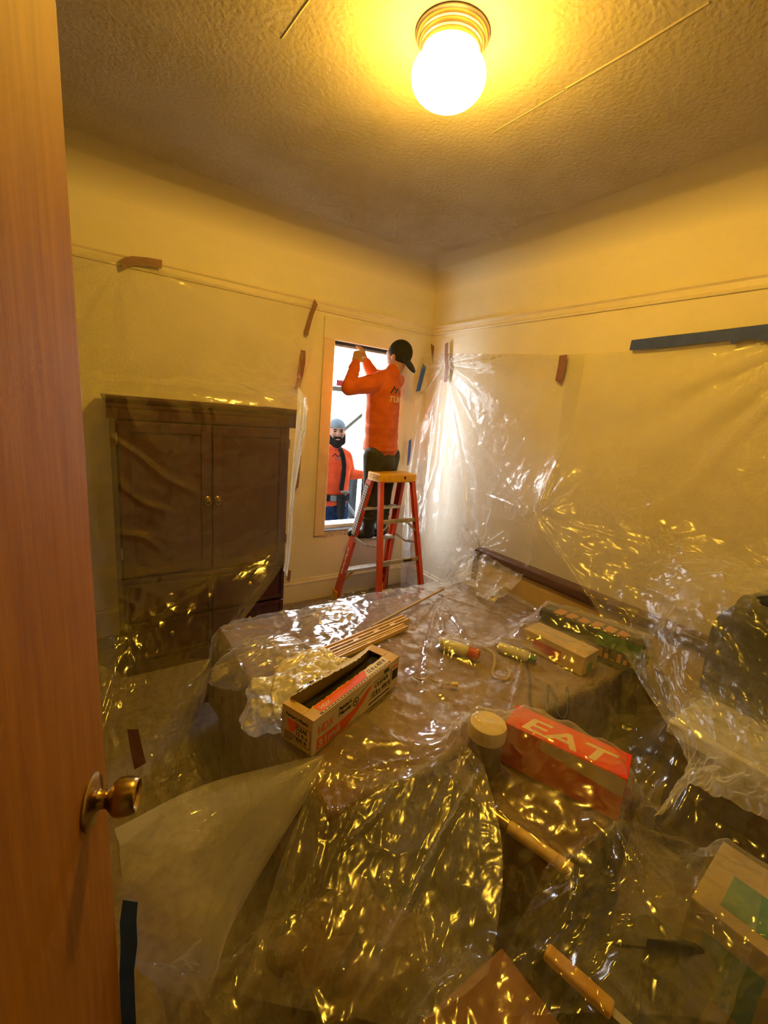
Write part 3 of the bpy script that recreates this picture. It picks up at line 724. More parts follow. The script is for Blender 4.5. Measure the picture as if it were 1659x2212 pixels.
# boxes by the headboard
t, bo = carton('tan_carton', 'tan flat carton on the bed beside the black game box', 'box', 1.905, 1.10, BZ+0.006, -85, 0.32, 0.14, 0.095, 'tan')
MB().box((-0.161, -0.071, 0.085), (0.161, 0.071, 0.0965), 0.002).build('lid', 'tan', t)
quad_print('red_label', [(0.05, -0.0712, 0.02), (-0.10, -0.0712, 0.02), (-0.10, -0.0712, 0.07), (0.05, -0.0712, 0.07)][::-1], 'redpl', t)
quad_print('green_tab', [(0.1612, -0.03, 0.0), (0.1612, 0.02, 0.0), (0.1612, 0.02, 0.05), (0.1612, -0.03, 0.05)], 'green', t)
t, bo = carton('game_box', 'long black game box with orange lettering near the headboard', 'box', 2.105, 1.06, BZ+0.006, -75, 0.50, 0.13, 0.155, 'gamebk')
for k in range(6): quad_print('title_bar', [(-0.19+k*0.062, -0.040, 0.1552), (-0.145+k*0.062-0.01*(k % 2), -0.040, 0.1552), (-0.135+k*0.062, 0.040-0.015*(k % 3), 0.1552), (-0.18+k*0.062, 0.040, 0.1552)], 'gameor', t)
for k in range(9): quad_print('print_bar', [(-0.02+k*0.028, -0.0652, 0.03), (-0.004+k*0.028, -0.0652, 0.03), (-0.004+k*0.028, -0.0652, 0.075-0.02*(k % 3)), (-0.02+k*0.028, -0.0652, 0.075-0.02*(k % 3))], 'gameor', t)
quad_print('green_band', [(0.04, -0.0652, 0.085), (0.24, -0.0652, 0.085), (0.24, -0.0652, 0.15), (0.04, -0.0652, 0.15)], 'green', t)
o = tag(MB().box((-0.035, -0.03, 0), (0.035, 0.03, 0.04), 0.008).build('green_case', 'green', None, True, 40), 'small green plastic case beside the end of the black game box', 'case'); o.location = (2.245, 0.86, BZ+0.006); o.rotation_euler = (0, 0, 0.3)
# bottles and cords lying on the blanket
def bottle(name, label, p, ang, prof, capprof, m1, m2):
    t = thing(name, label, 'bottle', p, (0, 0, math.radians(ang)))
    ly = Matrix.Translation((0, 0, 0.0)) @ Matrix.Rotation(math.radians(90), 4, 'Y')
    MB().lathe(prof, 24, ly).build('bottle_body', m1, t, True, 40); MB().lathe(capprof, 24, ly).build('bottle_cap', m2, t, True, 40)
bottle('squeeze_bottle', 'small clear bottle with red cap lying on the taupe blanket', (1.46, 1.33, BZ+0.036), -62, [(0, -0.11), (0.028, -0.11), (0.03, -0.10), (0.03, 0.02), (0.02, 0.04), (0.015, 0.045), (0, 0.045)], [(0, 0.04), (0.027, 0.04), (0.029, 0.05), (0.026, 0.09), (0, 0.095)], 'whitepl', 'redpl')
bottle('spray_can', 'white spray can with teal tip lying on the taupe blanket', (1.70, 1.19, BZ+0.03), -66, [(0, -0.09), (0.025, -0.09), (0.026, -0.08), (0.026, 0.05), (0.018, 0.06), (0, 0.062)], [(0, 0.06), (0.016, 0.06), (0.016, 0.085), (0.011, 0.095), (0, 0.096)], 'whitepl', 'teal')
def cord(name, label, pts, r, m, cat='cord'):
    P = crm(np.array(pts, float), 60, 0)
    return tag(MB().tube([tuple(p) for p in P], r, 8).build(name, m, None, True), label, cat)
z = BZ+0.012
cord('tan_rope', 'tan rope curled on the blanket between the bottles', [(1.60, 1.36, z), (1.62, 1.27, z), (1.56, 1.20, z), (1.47, 1.13, z), (1.49, 1.08, z), (1.55, 1.10, z), (1.58, 1.15, z)], 0.007, 'cord')
cord('power_cable', 'dark cable in two loops on the taupe blanket', [(1.70, 1.13, z), (1.60, 1.03, z), (1.47, 0.93, z), (1.43, 0.87, z), (1.47, 0.85, z), (1.56, 0.91, z), (1.64, 0.96, z), (1.58, 0.88, z), (1.50, 0.82, z), (1.50, 0.79, z), (1.57, 0.82, z), (1.70, 0.91, z)], 0.006, 'cable')
# jar with cream lid and the red carton at the bed's edge
t = thing('storage_jar', 'round jar with cream lid standing under the film by the red carton', 'jar', (1.035, 0.785, BZ+0.006))
MB().lathe([(0, 0), (0.052, 0), (0.055, 0.006), (0.055, 0.125), (0.05, 0.135), (0, 0.135)], 40).build('jar_body', 'blanket', t, True, 40)
MB().lathe([(0.057, 0.118), (0.060, 0.120), (0.0605, 0.155), (0.057, 0.165), (0.05, 0.1675), (0, 0.168)], 44).build('lid', 'cream', t, True, 40)
t, bo = carton('red_carton', 'bright red carton with large cream lettering under the film', 'box', 1.225, 0.625, BZ+0.006, -69, 0.36, 0.12, 0.15, 'redbox')
quad_print('cream_band', [(-0.06, -0.0601, 0.112), (0.178, -0.0601, 0.085), (0.178, -0.0601, 0.146), (-0.06, -0.0601, 0.146)], 'creamp', t)
put_text('carton_lettering', 'EAT', 0.10, 'creamp', t, (-0.14, -0.045, 0.1503), (1, 0, 0), (0, 1, 0), 0.2, True, 0.28)
t = thing('storage_tote', 'dark brown fabric tote carrying the jar and red carton beside the bed', 'storage box', (1.18, 0.665, 0))
MB().box((-0.24, -0.215, 0), (0.22, 0.185, 0.47), 0.012, seg=3).build('tote_body', 'dblanket', t, True, 40)
MB().box((-0.245, -0.22, 0.455), (0.225, 0.19, 0.493), 0.010, seg=3).build('tote_lid', 'dblanket', t, True, 40)
# near pile, between the doorway and the bed
def softbag(name, label, c, r, m, seed, cat='bag', noise=0.02):
    u = np.linspace(0, 2*math.pi, 60, endpoint=True); v = np.linspace(0, math.pi*0.5, 26)
    V, U = np.meshgrid(v, u, indexing='ij')
    s = lambda a, e: np.sign(a)*np.abs(a)**e
    X = r[0]*s(np.cos(U), 0.55)*s(np.cos(V), 0.45); Y = r[1]*s(np.sin(U), 0.55)*s(np.cos(V), 0.45); Z = r[2]*s(np.sin(V), 0.6)
    h = 1 + (noise/min(r))*(vnoise(np.cos(U)*1.7+3, np.sin(U)*1.7+V*1.5, seed))
    P = np.stack([X*h, Y*h, Z*h], -1)
    o = grid_mesh(P, name, m); o.location = c
    return tag(o, label, cat)
bagz = softbag('black_bag', 'soft black bag in the near pile under the crumpled film', (0.98, 0.235, 0.0), (0.19, 0.11, 0.45), 'blackfab', 3)
t = thing('utility_knife', 'yellow handled knife lying on the black bag under the film', 'knife', (0.815, 0.275, 0.452), (0, math.radians(4), math.radians(-75)))
MB().box((-0.085, -0.016, 0), (0.055, 0.016, 0.022), 0.007, seg=3).build('handle', 'yellowpl', t, True, 40)
MB().box((0.055, -0.009, 0.009), (0.095, 0.009, 0.011)).build('blade', 'alu', t)
t = thing('roller_pole', 'yellow wooden roller pole lying across the pile under the film', 'pole', (0, 0, 0))
pa, pb = atz(1085, 1775, 0.514), atz(1235, 1882, 0.514)
MB().tube([pa, pa.lerp(pb, .5), pb], 0.017, 14).build('pole_shaft', 'mould', t, True, 50)
MB().tube([pa+(pa-pb).normalized()*0.03, pa+(pb-pa).normalized()*0.02], 0.019, 14).build('pole_ferrule', 'brass', t, True, 50)
t = thing('wooden_stool', 'small orange pine stool low in the near pile beside the door', 'stool', (0.63, 0.30, 0.0))
MB().box((-0.13, -0.13, 0.36), (0.13, 0.14, 0.395), 0.006).build('seat', 'pinewood', t)
for x in (-0.10, 0.10):
    for y in (-0.10, 0.11): MB().box((x-0.015, y-0.015, 0), (x+0.015, y+0.015, 0.36), 0.003).build('leg', 'pinewood', t)
t, bo = carton('storage_carton', 'cream carton with teal panel at the foot of the front wall', 'box', 1.325, 0.125, 0.0, 4, 0.26, 0.22, 0.50, 'dullcard')
quad_print('teal_panel', [(-0.1302, 0.07, 0.28), (-0.1302, -0.05, 0.28), (-0.1302, -0.05, 0.44), (-0.1302, 0.07, 0.44)], 'teal', t)
quad_print('teal_panel', [(-0.09, -0.06, 0.5001), (0.03, -0.06, 0.5001), (0.03, 0.06, 0.5001), (-0.09, 0.06, 0.5001)], 'teal', t)
t = thing('spray_bottle', 'tall dark trigger bottle holding up the film in the near pile', 'bottle', (1.10, 0.395, 0.0))
MB().lathe([(0, 0.0), (0.045, 0), (0.048, 0.01), (0.048, 0.40), (0.03, 0.47), (0.016, 0.50), (0.016, 0.545), (0, 0.545)], 28).build('bottle_body', 'blackfab', t, True, 40)
MB().box((-0.03, -0.014, 0.54), (0.045, 0.014, 0.585), 0.008).build('trigger_head', 'black', t, True, 40)
softbag('clothes_heap', 'soft brown heap of folded clothes on the floor against the bed side', (0.50, 0.66, 0.0), (0.21, 0.165, 0.34), 'dblanket', 12, 'clothes', 0.03)
# bedside box with white linen, and the dark rucksack on it
t = thing('bedside_table', 'brown bedside table with white top beside the headboard', 'table', (2.075, 0.32, 0))
MB().box((-0.24, -0.16, 0.05), (0.22, 0.20, 0.50), 0.004).build('table_body', 'dbrown', t); MB().box((-0.28, -0.19, 0.50), (0.23, 0.23, 0.555), 0.008).build('table_top', 'sheetwh', t)
MB().box((-0.248, -0.13, 0.28), (-0.236, 0.17, 0.46), 0.004).build('drawer_front', 'dbrown', t)
softbag('rucksack', 'dark rucksack against the right wall blurred behind the film', (2.235, 0.42, 0.556), (0.085, 0.15, 0.42), 'blackfab', 9, noise=0.03)

# ------------------------------------------------------------------ plastic sheets
def bvh_grid(P):
    n, k, _ = P.shape; idx = np.arange(n*k).reshape(n, k)
    q = np.stack([idx[:-1, :-1], idx[1:, :-1], idx[1:, 1:], idx[:-1, 1:]], -1).reshape(-1, 4)
    return BVHTree.FromPolygons(P.reshape(-1, 3).tolist(), q.tolist())
def folds(P, lines):
    """sharp folds: each line is (list of sight points, height, half width)"""
    tree = bvh_grid(P); n = normals(P); H = np.zeros(P.shape[:2])
    for pts, amp, w in lines:
        hit = []
        for (x0, y0), (x1, y1) in zip(pts, pts[1:]):
            for t in np.linspace(0, 1, 7):
                h = tree.ray_cast(Vector(CAM), Vector(ray(x0+(x1-x0)*t, y0+(y1-y0)*t)))
                if h[0] is not None: hit.append(np.array(h[0]))
        for i, (p, q) in enumerate(zip(hit, hit[1:])):
            d = q-p; L2 = d@d
            if L2 < 1e-9 or L2 > 0.09: continue
            t = np.clip(((P-p)@d)/L2, 0, 1); dist = np.linalg.norm(P-(p+t[..., None]*d), axis=2)
            H2 = amp*np.maximum(0, 1-dist/w)*min(1, 0.25+1.5*min(i+1, len(hit)-1-i)/len(hit))
            H = np.where(np.abs(H2) > np.abs(H), H2, H)
    tocam = (CAM-P); s = np.sign((n*tocam).sum(-1))
    return P + n*(H*s)[..., None]

# film 1: taped to the window wall, over the armoire and down to the floor
e1 = [tuple(aty(500, 1372, 2.2)), tuple(aty(392, 1500, 1.78)), tuple(aty(345, 1640, 1.42))]
S1 = [
 [(-0.80, 3.165, 2.30), (-0.2, 3.165, 2.28), (0.3, 3.155, 2.335), (0.8, 3.162, 2.30), (1.25, 3.168, 2.30), (1.51, 3.172, 2.335)],
 [(-0.80, 3.02, 1.95), (-0.2, 2.98, 1.95), (0.3, 2.97, 1.96), (0.8, 3.03, 1.96), (1.2, 3.12, 1.96), (1.46, 3.168, 1.99)],
 [(-0.80, 2.72, 1.62), (-0.2, 2.72, 1.65), (0.2, 2.73, 1.69), (0.75, 2.78, 1.70), (1.12, 2.93, 1.72), (1.38, 3.13, 1.74)],
 [(-0.80, 2.50, 1.25), (-0.1, 2.54, 1.45), (0.11, 2.575, 1.592), (0.65, 2.572, 1.592), (1.09, 2.575, 1.602), (1.21, 2.66, 1.62)],
 [(-0.80, 2.40, 0.95), (-0.1, 2.48, 1.12), (0.12, 2.570, 1.2), (0.65, 2.585, 1.2), (1.07, 2.575, 1.2), (1.165, 2.58, 1.22)],
 [(-0.80, 2.28, 0.55), (-0.1, 2.40, 0.65), (0.12, 2.53, 0.7), (0.55, 2.565, 0.7), (0.95, 2.565, 0.72), (1.10, 2.555, 0.70)],
 [(-0.80, 2.05, 0.22), (-0.1, 2.22, 0.30), (0.12, 2.38, 0.33), (0.40, 2.38, 0.37), (0.66, 2.32, 0.46), e1[0]],
 [(-0.80, 1.75, 0.02), (-0.1, 1.90, 0.06), (0.08, 1.95, 0.09), (0.26, 1.92, 0.16), (0.40, 1.88, 0.26), e1[1]],
 [(-0.80, 1.40, 0.01), (-0.1, 1.40, 0.012), (0.04, 1.42, 0.02), (0.12, 1.42, 0.08), (0.20, 1.42, 0.17), e1[2]],
]
P = patch(S1, 260, 220)
U, V = metric(P); n = normals(P)
P = P + n*(fan(P, (0.27, 3.155, 2.33), 0.028, 8, 0.9, 3) + fan(P, (1.46, 3.168, 1.9), 0.010, 9, 0.35, 5) + crumple(U, V, 0.004, 3.0, 4, 3))[..., None]
low = np.clip((0.55-P[..., 2])/0.4, 0, 1)
P = P + normals(P)*(low*crumple(U, V, 0.014, 5.0, 8, 3))[..., None]
P = folds(P, [([(240, 945), (300, 985), (360, 1035), (440, 1072)], 0.022, 0.018), ([(262, 1052), (310, 1088), (392, 1112)], 0.018, 0.015), ([(245, 1150), (312, 1160), (345, 1185)], 0.018, 0.014),
              ([(272, 875), (292, 920)], 0.008, 0.010), ([(385, 770), (405, 835)], 0.014, 0.016), ([(455, 870), (478, 940)], 0.010, 0.012), ([(255, 1290), (290, 1305)], 0.010, 0.010),
              ([(470, 1080), (600, 1045)], 0.006, 0.010), ([(250, 1252), (440, 1222)], 0.007, 0.012), ([(450, 790), (520, 835), (630, 880)], 0.02, 0.022), ([(500, 800), (640, 870)], 0.015, 0.02),
              ([(615, 1240), (540, 1330), (455, 1425), (385, 1515)], 0.016, 0.022), ([(560, 1345), (610, 1285)], 0.006, 0.010), ([(240, 1500), (350, 1450)], 0.02, 0.02), ([(300, 1560), (350, 1545)], 0.015, 0.02)])
P[..., 1] = np.minimum(P[..., 1], YW-0.008)
P[..., 2] = np.maximum(P[..., 2], 0.006)
ins = (P[..., 0] > AX0-0.04) & (P[..., 0] < AX1+0.04) & (P[..., 2] < AH-0.002)
P[..., 1] = np.where(ins & (P[..., 1] > 2.590), 2.590, P[..., 1])
tag(grid_mesh(P, 'plastic_sheet', 'film_wall'), 'clear plastic sheet taped to the window wall and draped over the armoire', 'plastic sheet')
# loose white edge of that sheet hanging off the armoire's corner
E1 = [[tuple(aty(643, 835, 2.62)), tuple(aty(662, 868, 2.60)), tuple(aty(660, 905, 2.57))], [tuple(aty(640, 900, 2.60)), tuple(aty(655, 930, 2.58)), tuple(aty(655, 960, 2.56))],
      [tuple(aty(634, 985, 2.585)), tuple(aty(640, 990, 2.575)), tuple(aty(648, 1000, 2.56))], [tuple(aty(626, 1080, 2.575)), tuple(aty(631, 1085, 2.57)), tuple(aty(634, 1090, 2.56))],
      [tuple(aty(619, 1170, 2.565)), tuple(aty(624, 1180, 2.56)), tuple(aty(628, 1190, 2.55))], [tuple(aty(611, 1232, 2.555)), tuple(aty(618, 1238, 2.55)), tuple(aty(621, 1245, 2.54))]]
P = patch(E1, 120, 30); U, V = metric(P)
P = P + normals(P)*(0.010*ridged(V*60 + 0.5*vnoise(U*5, V*5, 3), U*2.0, 3) + crumple(U, V, 0.004, 14, 5, 2))[..., None]
tag(grid_mesh(P, 'plastic_flap', 'film_white'), 'bright bunched plastic flap hanging down the side of the armoire', 'plastic flap')

# film 2: the right wall, from the corner over the headboard
S2 = [
 [(2.50, 3.172, 2.10), (2.575, 3.14, 2.12), (2.588, 2.96, 2.13), (2.588, 2.6, 2.11), (2.588, 2.2, 2.085), (2.588, 1.85, 2.06), (2.588, 1.68, 2.06)],
 [(2.46, 3.16, 1.6), (2.51, 3.05, 1.6), (2.55, 2.92, 1.6), (2.575, 2.6, 1.6), (2.58, 2.2, 1.6), (2.58, 1.85, 1.6), (2.578, 1.68, 1.6)],
 [(2.41, 3.12, 1.1), (2.46, 2.98, 1.1), (2.49, 2.85, 1.1), (2.54, 2.55, 1.1), (2.55, 2.2, 1.1), (2.46, 1.86, 1.06), (2.405, 1.715, 1.04)],
 [(2.385, 3.06, 0.62), (2.40, 2.92, 0.62), (2.42, 2.75, 0.64), (2.46, 2.45, 0.68), (2.44, 2.15, 0.735), (2.42, 1.82, 0.735), (2.40, 1.69, 0.735)],
 [(2.37, 3.0, 0.25), (2.36, 2.85, 0.28), (2.36, 2.65, 0.30), (2.35, 2.36, 0.44), (2.27, 2.08, 0.60), (2.26, 1.78, 0.60), (2.25, 1.66, 0.60)],
 [(2.36, 2.95, 0.02), (2.32, 2.78, 0.02), (2.28, 2.58, 0.03), (2.22, 2.30, 0.22), (2.06, 2.02, 0.525), (2.02, 1.72, 0.53), (2.00, 1.62, 0.53)],
]
P = patch(S2, 260, 220); U, V = metric(P); n = normals(P)
pin = (2.588, 2.955, 2.05)
P = P + n*(fan(P, pin, 0.030, 13, 0.9, 2) + fan(P, (2.405, 1.72, 1.05), 0.03, 9, 0.35, 7) + fan(P, (2.36, 2.12, 0.71), 0.03, 8, 0.30, 9))[..., None]
edge = np.clip((2.95-P[..., 1])/-0.25+1, 0, 1)
pl = np.clip((P[..., 1]-2.45)/0.4, 0, 1)*np.clip((2.0-P[..., 2])/0.8, 0, 1)
P = P + normals(P)*(pl*0.022*ridged(V*9 + 0.3*vnoise(U*2, V*2, 6), U*0.5, 6) + crumple(U, V, 0.0035, 5.0, 3, 3) + np.clip((1.1-P[..., 2])/0.5, 0, 1)*crumple(U, V, 0.010, 6.0, 12, 3))[..., None]
P = folds(P, [([(965, 800), (1000, 1000), (1010, 1130), (1030, 1180)], 0.02, 0.02), ([(965, 800), (1060, 980), (1130, 1090), (1157, 1112)], 0.014, 0.016), ([(960, 820), (945, 1000), (905, 1120)], 0.022, 0.02), ([(970, 790), (1100, 770), (1210, 772)], 0.01, 0.014),
              ([(970, 800), (1150, 800)], 0.010, 0.012), ([(1000, 1050), (1130, 1100)], 0.008, 0.010), ([(1157, 1112), (1155, 1180)], 0.02, 0.016), ([(1040, 1180), (1010, 1140)], 0.02, 0.02), ([(1040, 1180), (1045, 1135)], 0.02, 0.018), ([(1042, 1182), (1090, 1150)], 0.016, 0.018),
              ([(1050, 1290), (1120, 1300), (1215, 1275)], 0.02, 0.025), ([(1090, 1270), (1150, 1310)], 0.02, 0.02)])
P[..., 0] = np.minimum(P[..., 0], XR-0.006); P[..., 1] = np.minimum(P[..., 1], YW-0.008); P[..., 2] = np.maximum(P[..., 2], 0.006)
tag(grid_mesh(P, 'plastic_sheet', 'film_right'), 'pleated clear plastic sheet hung in the corner and over the headboard end', 'plastic sheet')
ed = [tuple(atx(1238, 1240, 2.32)), tuple(atx(1312, 1352, 2.2)), tuple(atz(1400, 1500, 0.54)), tuple(atz(1490, 1660, 0.52))]
S3 = [
 [(2.586, 1.80, 2.06), (2.586, 1.35, 2.055), (2.586, 0.95, 2.07), (2.586, 0.55, 2.08), (2.586, 0.0, 2.09)],
 [(2.575, 1.76, 1.55), (2.58, 1.32, 1.55), (2.58, 0.92, 1.55), (2.575, 0.5, 1.55), (2.575, 0.0, 1.55)],
 [(2.39, 1.70, 1.045), (2.52, 1.27, 1.10), (2.53, 0.88, 1.12), (2.50, 0.48, 1.12), (2.50, 0.0, 1.12)],
 [ed[0], (2.44, 1.05, 0.88), (2.38, 0.75, 1.02), (2.30, 0.42, 1.06), (2.32, 0.0, 1.04)],
 [ed[1], (2.28, 0.86, 0.76), (2.16, 0.64, 0.92), (2.08, 0.38, 0.96), (2.08, 0.0, 0.92)],
 [ed[2], (2.00, 0.62, 0.62), (1.96, 0.46, 0.68), (1.90, 0.26, 0.68), (1.90, 0.0, 0.66)],
 [ed[3], (1.72, 0.42, 0.55), (1.72, 0.32, 0.60), (1.68, 0.18, 0.66), (1.66, 0.0, 0.70)],
 [tuple(atz(1420, 1775, 0.56)), (1.46, 0.36, 0.57), (1.44, 0.28, 0.61), (1.42, 0.16, 0.66), (1.40, 0.0, 0.70)],
]
P = patch(S3, 240, 200); U, V = metric(P); n = normals(P)
P = P + n*(fan(P, (2.586, 0.60, 2.08), 0.028, 15, 0.7, 4) + fan(P, (2.40, 1.69, 1.05), 0.03, 9, 0.4, 7) + crumple(U, V, 0.003, 5.0, 3, 3))[..., None]
md = np.clip((1.45-P[..., 2])/0.3, 0, 1)
P = P + normals(P)*(md*crumple(U, V, 0.010, 7.0, 15, 3))[..., None]
P = folds(P, [([(1157, 1112), (1240, 1240), (1312, 1352), (1400, 1500), (1485, 1650)], 0.018, 0.016), ([(1160, 1115), (1300, 1150), (1420, 1190)], 0.012, 0.014), ([(1160, 1108), (1260, 1080)], 0.012, 0.014), ([(1380, 1385), (1395, 1420), (1400, 1470), (1430, 1520), (1500, 1570)], 0.02, 0.018),
              ([(1640, 745), (1560, 830), (1480, 880)], 0.015, 0.016), ([(1650, 750), (1610, 860)], 0.016, 0.016), ([(1640, 740), (1400, 790)], 0.010, 0.014), ([(1640, 735), (1300, 775)], 0.008, 0.012), ([(1655, 760), (1640, 900)], 0.015, 0.016),
              ([(1420, 1160), (1560, 1140)], 0.012, 0.016), ([(1330, 1120), (1480, 1060)], 0.010, 0.016)])
P[..., 0] = np.minimum(P[..., 0], XR-0.006)
tag(grid_mesh(P, 'plastic_sheet', 'film_right'), 'crinkled plastic sheet covering the right wall under the long dark tape', 'plastic sheet')

# film 3: loose film let fall over the bed and the near pile (position based cloth)
def drape(X0, X1, Y0, Y1, h, z0, slack, boxes, cyls, steps=170, its=5, lid=None, seed=3, pins=()):
    n, k = int((X1-X0)/h)+1, int((Y1-Y0)/h)+1
    gx, gy = np.meshgrid(np.linspace(X0, X1, n), np.linspace(Y0, Y1, k), indexing='ij')
    P = np.stack([gx, gy, z0 + 0.03*vnoise(gx*5, gy*5, seed) + 0.012*vnoise(gx*17, gy*17, seed+2)], -1)
    L = h*slack; prev = P.copy()
    pin_idx = []
    for (px_, py_, tgt) in pins:
        i = int(np.argmin(np.abs(gx[:, 0]-px_))); j = int(np.argmin(np.abs(gy[0]-py_))); pin_idx.append((i, j, np.array(tgt)))
    def con(A, B, rest, kk):
        d = B-A; l = np.sqrt((d*d).sum(-1, keepdims=True))+1e-9
        c = d*(0.5*kk*(1-rest/l)); A += c; B -= c
    def conc(A, B, rest, kk):      # resists only when shorter: bending
        d = B-A; l = np.sqrt((d*d).sum(-1, keepdims=True))+1e-9
        s = np.minimum(0, 1-rest/l); c = d*(0.5*kk*s); A += c; B -= c
    for st in range(steps):
        v = (P-prev)*0.965; prev = P.copy(); P = P+v; P[..., 2] -= 0.0011
        for it in range(its):
            for o in (0, 1):
                a = P[o:-1:2]; b_ = P[o+1::2]; m_ = min(len(a), len(b_)); con(a[:m_], b_[:m_], L, 1.0)
                a = P[:, o:-1:2]; b_ = P[:, o+1::2]; m_ = min(a.shape[1], b_.shape[1]); con(a[:, :m_], b_[:, :m_], L, 1.0)
            for o in (0, 1):
                a = P[o:-1:2, :-1]; b_ = P[o+1::2, 1:]; m_ = min(len(a), len(b_)); con(a[:m_], b_[:m_], L*1.4142, 0.35)
                a = P[o:-1:2, 1:]; b_ = P[o+1::2, :-1]; m_ = min(len(a), len(b_)); con(a[:m_], b_[:m_], L*1.4142, 0.35)
            if it == 0:
                for o in (0, 1, 2, 3):
                    a = P[o:-2:4]; b_ = P[o+2::4]; m_ = min(len(a), len(b_)); conc(a[:m_], b_[:m_], L*1.75, 0.25)
                    a = P[:, o:-2:4]; b_ = P[:, o+2::4]; m_ = min(a.shape[1], b_.shape[1]); conc(a[:, :m_], b_[:, :m_], L*1.75, 0.25)
            for i, j, tg in pin_idx: P[i, j] = tg
        hit = np.zeros(P.shape[:2], bool)
        for (cx, cy, zt, hx, hy, an) in boxes:
            ca, sa = math.cos(an), math.sin(an); dx = P[..., 0]-cx; dy = P[..., 1]-cy
            lx = dx*ca+dy*sa; ly = -dx*sa+dy*ca; e = 0.014
            px_ = hx+e-np.abs(lx); py_ = hy+e-np.abs(ly); pz_ = zt+e-P[..., 2]
            ins = (px_ > 0) & (py_ > 0) & (pz_ > 0)
            if not ins.any(): continue
            mz = ins & (pz_ <= np.minimum(px_, py_)+0.012); mx_ = ins & ~mz & (px_ <= py_); my_ = ins & ~mz & ~mx_
            P[..., 2] = np.where(mz, zt+e, P[..., 2])
            lx2 = np.where(mx_, np.sign(lx)*(hx+e), lx); ly2 = np.where(my_, np.sign(ly)*(hy+e), ly)
            P[..., 0] = np.where(mx_ | my_, cx+lx2*ca-ly2*sa, P[..., 0]); P[..., 1] = np.where(mx_ | my_, cy+lx2*sa+ly2*ca, P[..., 1])
            hit |= ins
        low_ = P[..., 2] < 0.008; P[..., 2] = np.maximum(P[..., 2], 0.008); hit |= low_
        P[..., 0] = np.maximum(P[..., 0], np.where(P[..., 1] < 0.80, 0.05, -0.6)); P[..., 1] = np.maximum(P[..., 1], 0.03)
        if lid is not None and st > steps*0.6:
            cx, cy, hx, hy, an, zt = lid; ca, sa = math.cos(an), math.sin(an); dx = P[..., 0]-cx; dy = P[..., 1]-cy
            ins = (np.abs(dx*ca+dy*sa) < hx) & (np.abs(-dx*sa+dy*ca) < hy); P[..., 2] = np.where(ins, np.minimum(P[..., 2], zt), P[..., 2])
        prev[hit] = P[hit]*0.75 + prev[hit]*0.25
    return P
R_ = math.radians
HB = (0.772, 1.237, R_(21.8))    # plastic-film box: centre and turn
boxes = [((BX0+BX1)/2, (BY0+BY1)/2, BZ+0.006, (BX1-BX0)/2+0.035, (BY1-BY0)/2+0.035, 0), (1.905, 1.10, BZ+0.106, 0.163, 0.073, R_(-85)), (2.105, 1.06, BZ+0.163, 0.252, 0.067, R_(-75)), (1.035, 0.785, BZ+0.176, 0.055, 0.055, 0.5), (1.17, 0.65, 0.495, 0.237, 0.205, 0),
         (1.225, 0.625, BZ+0.157, 0.182, 0.062, R_(-69)), (0.98, 0.235, 0.465, 0.20, 0.125, 0), (1.10, 0.395, 0.588, 0.045, 0.03, 0), (0.63, 0.305, 0.40, 0.133, 0.138, 0), (1.325, 0.125, 0.502, 0.132, 0.112, R_(4)), (2.075, 0.32, 0.556, 0.28, 0.22, 0),
         (1.46, 1.31, BZ+0.07, 0.09, 0.03, R_(-62)), (1.70, 1.18, BZ+0.06, 0.09, 0.03, R_(-66)), (0.815, 0.275, 0.48, 0.085, 0.02, R_(-75)), (atz(1160, 1828, .514).x, atz(1160, 1828, .514).y, 0.534, 0.12, 0.022, math.atan2((atz(1235, 1882, .514)-atz(1085, 1775, .514)).y, (atz(1235, 1882, .514)-atz(1085, 1775, .514)).x)), (2.37, 1.3, 0.70, 0.04, 0.83, 0), (1.845, 1.90, 0.56, 0.012, 0.012, 0), (0.50, 0.66, 0.26, 0.215, 0.165, 0), (0.50, 0.66, 0.335, 0.16, 0.12, 0), (0.50, 0.66, 0.36, 0.09, 0.07, 0)]
P = drape(-0.02, 2.33, 0.05, 2.34, 0.0225, 0.76, 1.045, boxes, [], steps=170, its=5, lid=(*HB[:2], 0.256, 0.07, HB[2], BZ+0.014), pins=[(0.03, 0.78, (0.06, 0.80, 0.42))])
n0, k0 = P.shape[:2]
P = patch(P, n0*3, k0*3); U, V = metric(P)
P = P + normals(P)*(crumple(U, V, 0.0055, 7.0, 21, 3) + 0.5*crumple(U, V, 0.005, 15.0, 9, 2))[..., None]
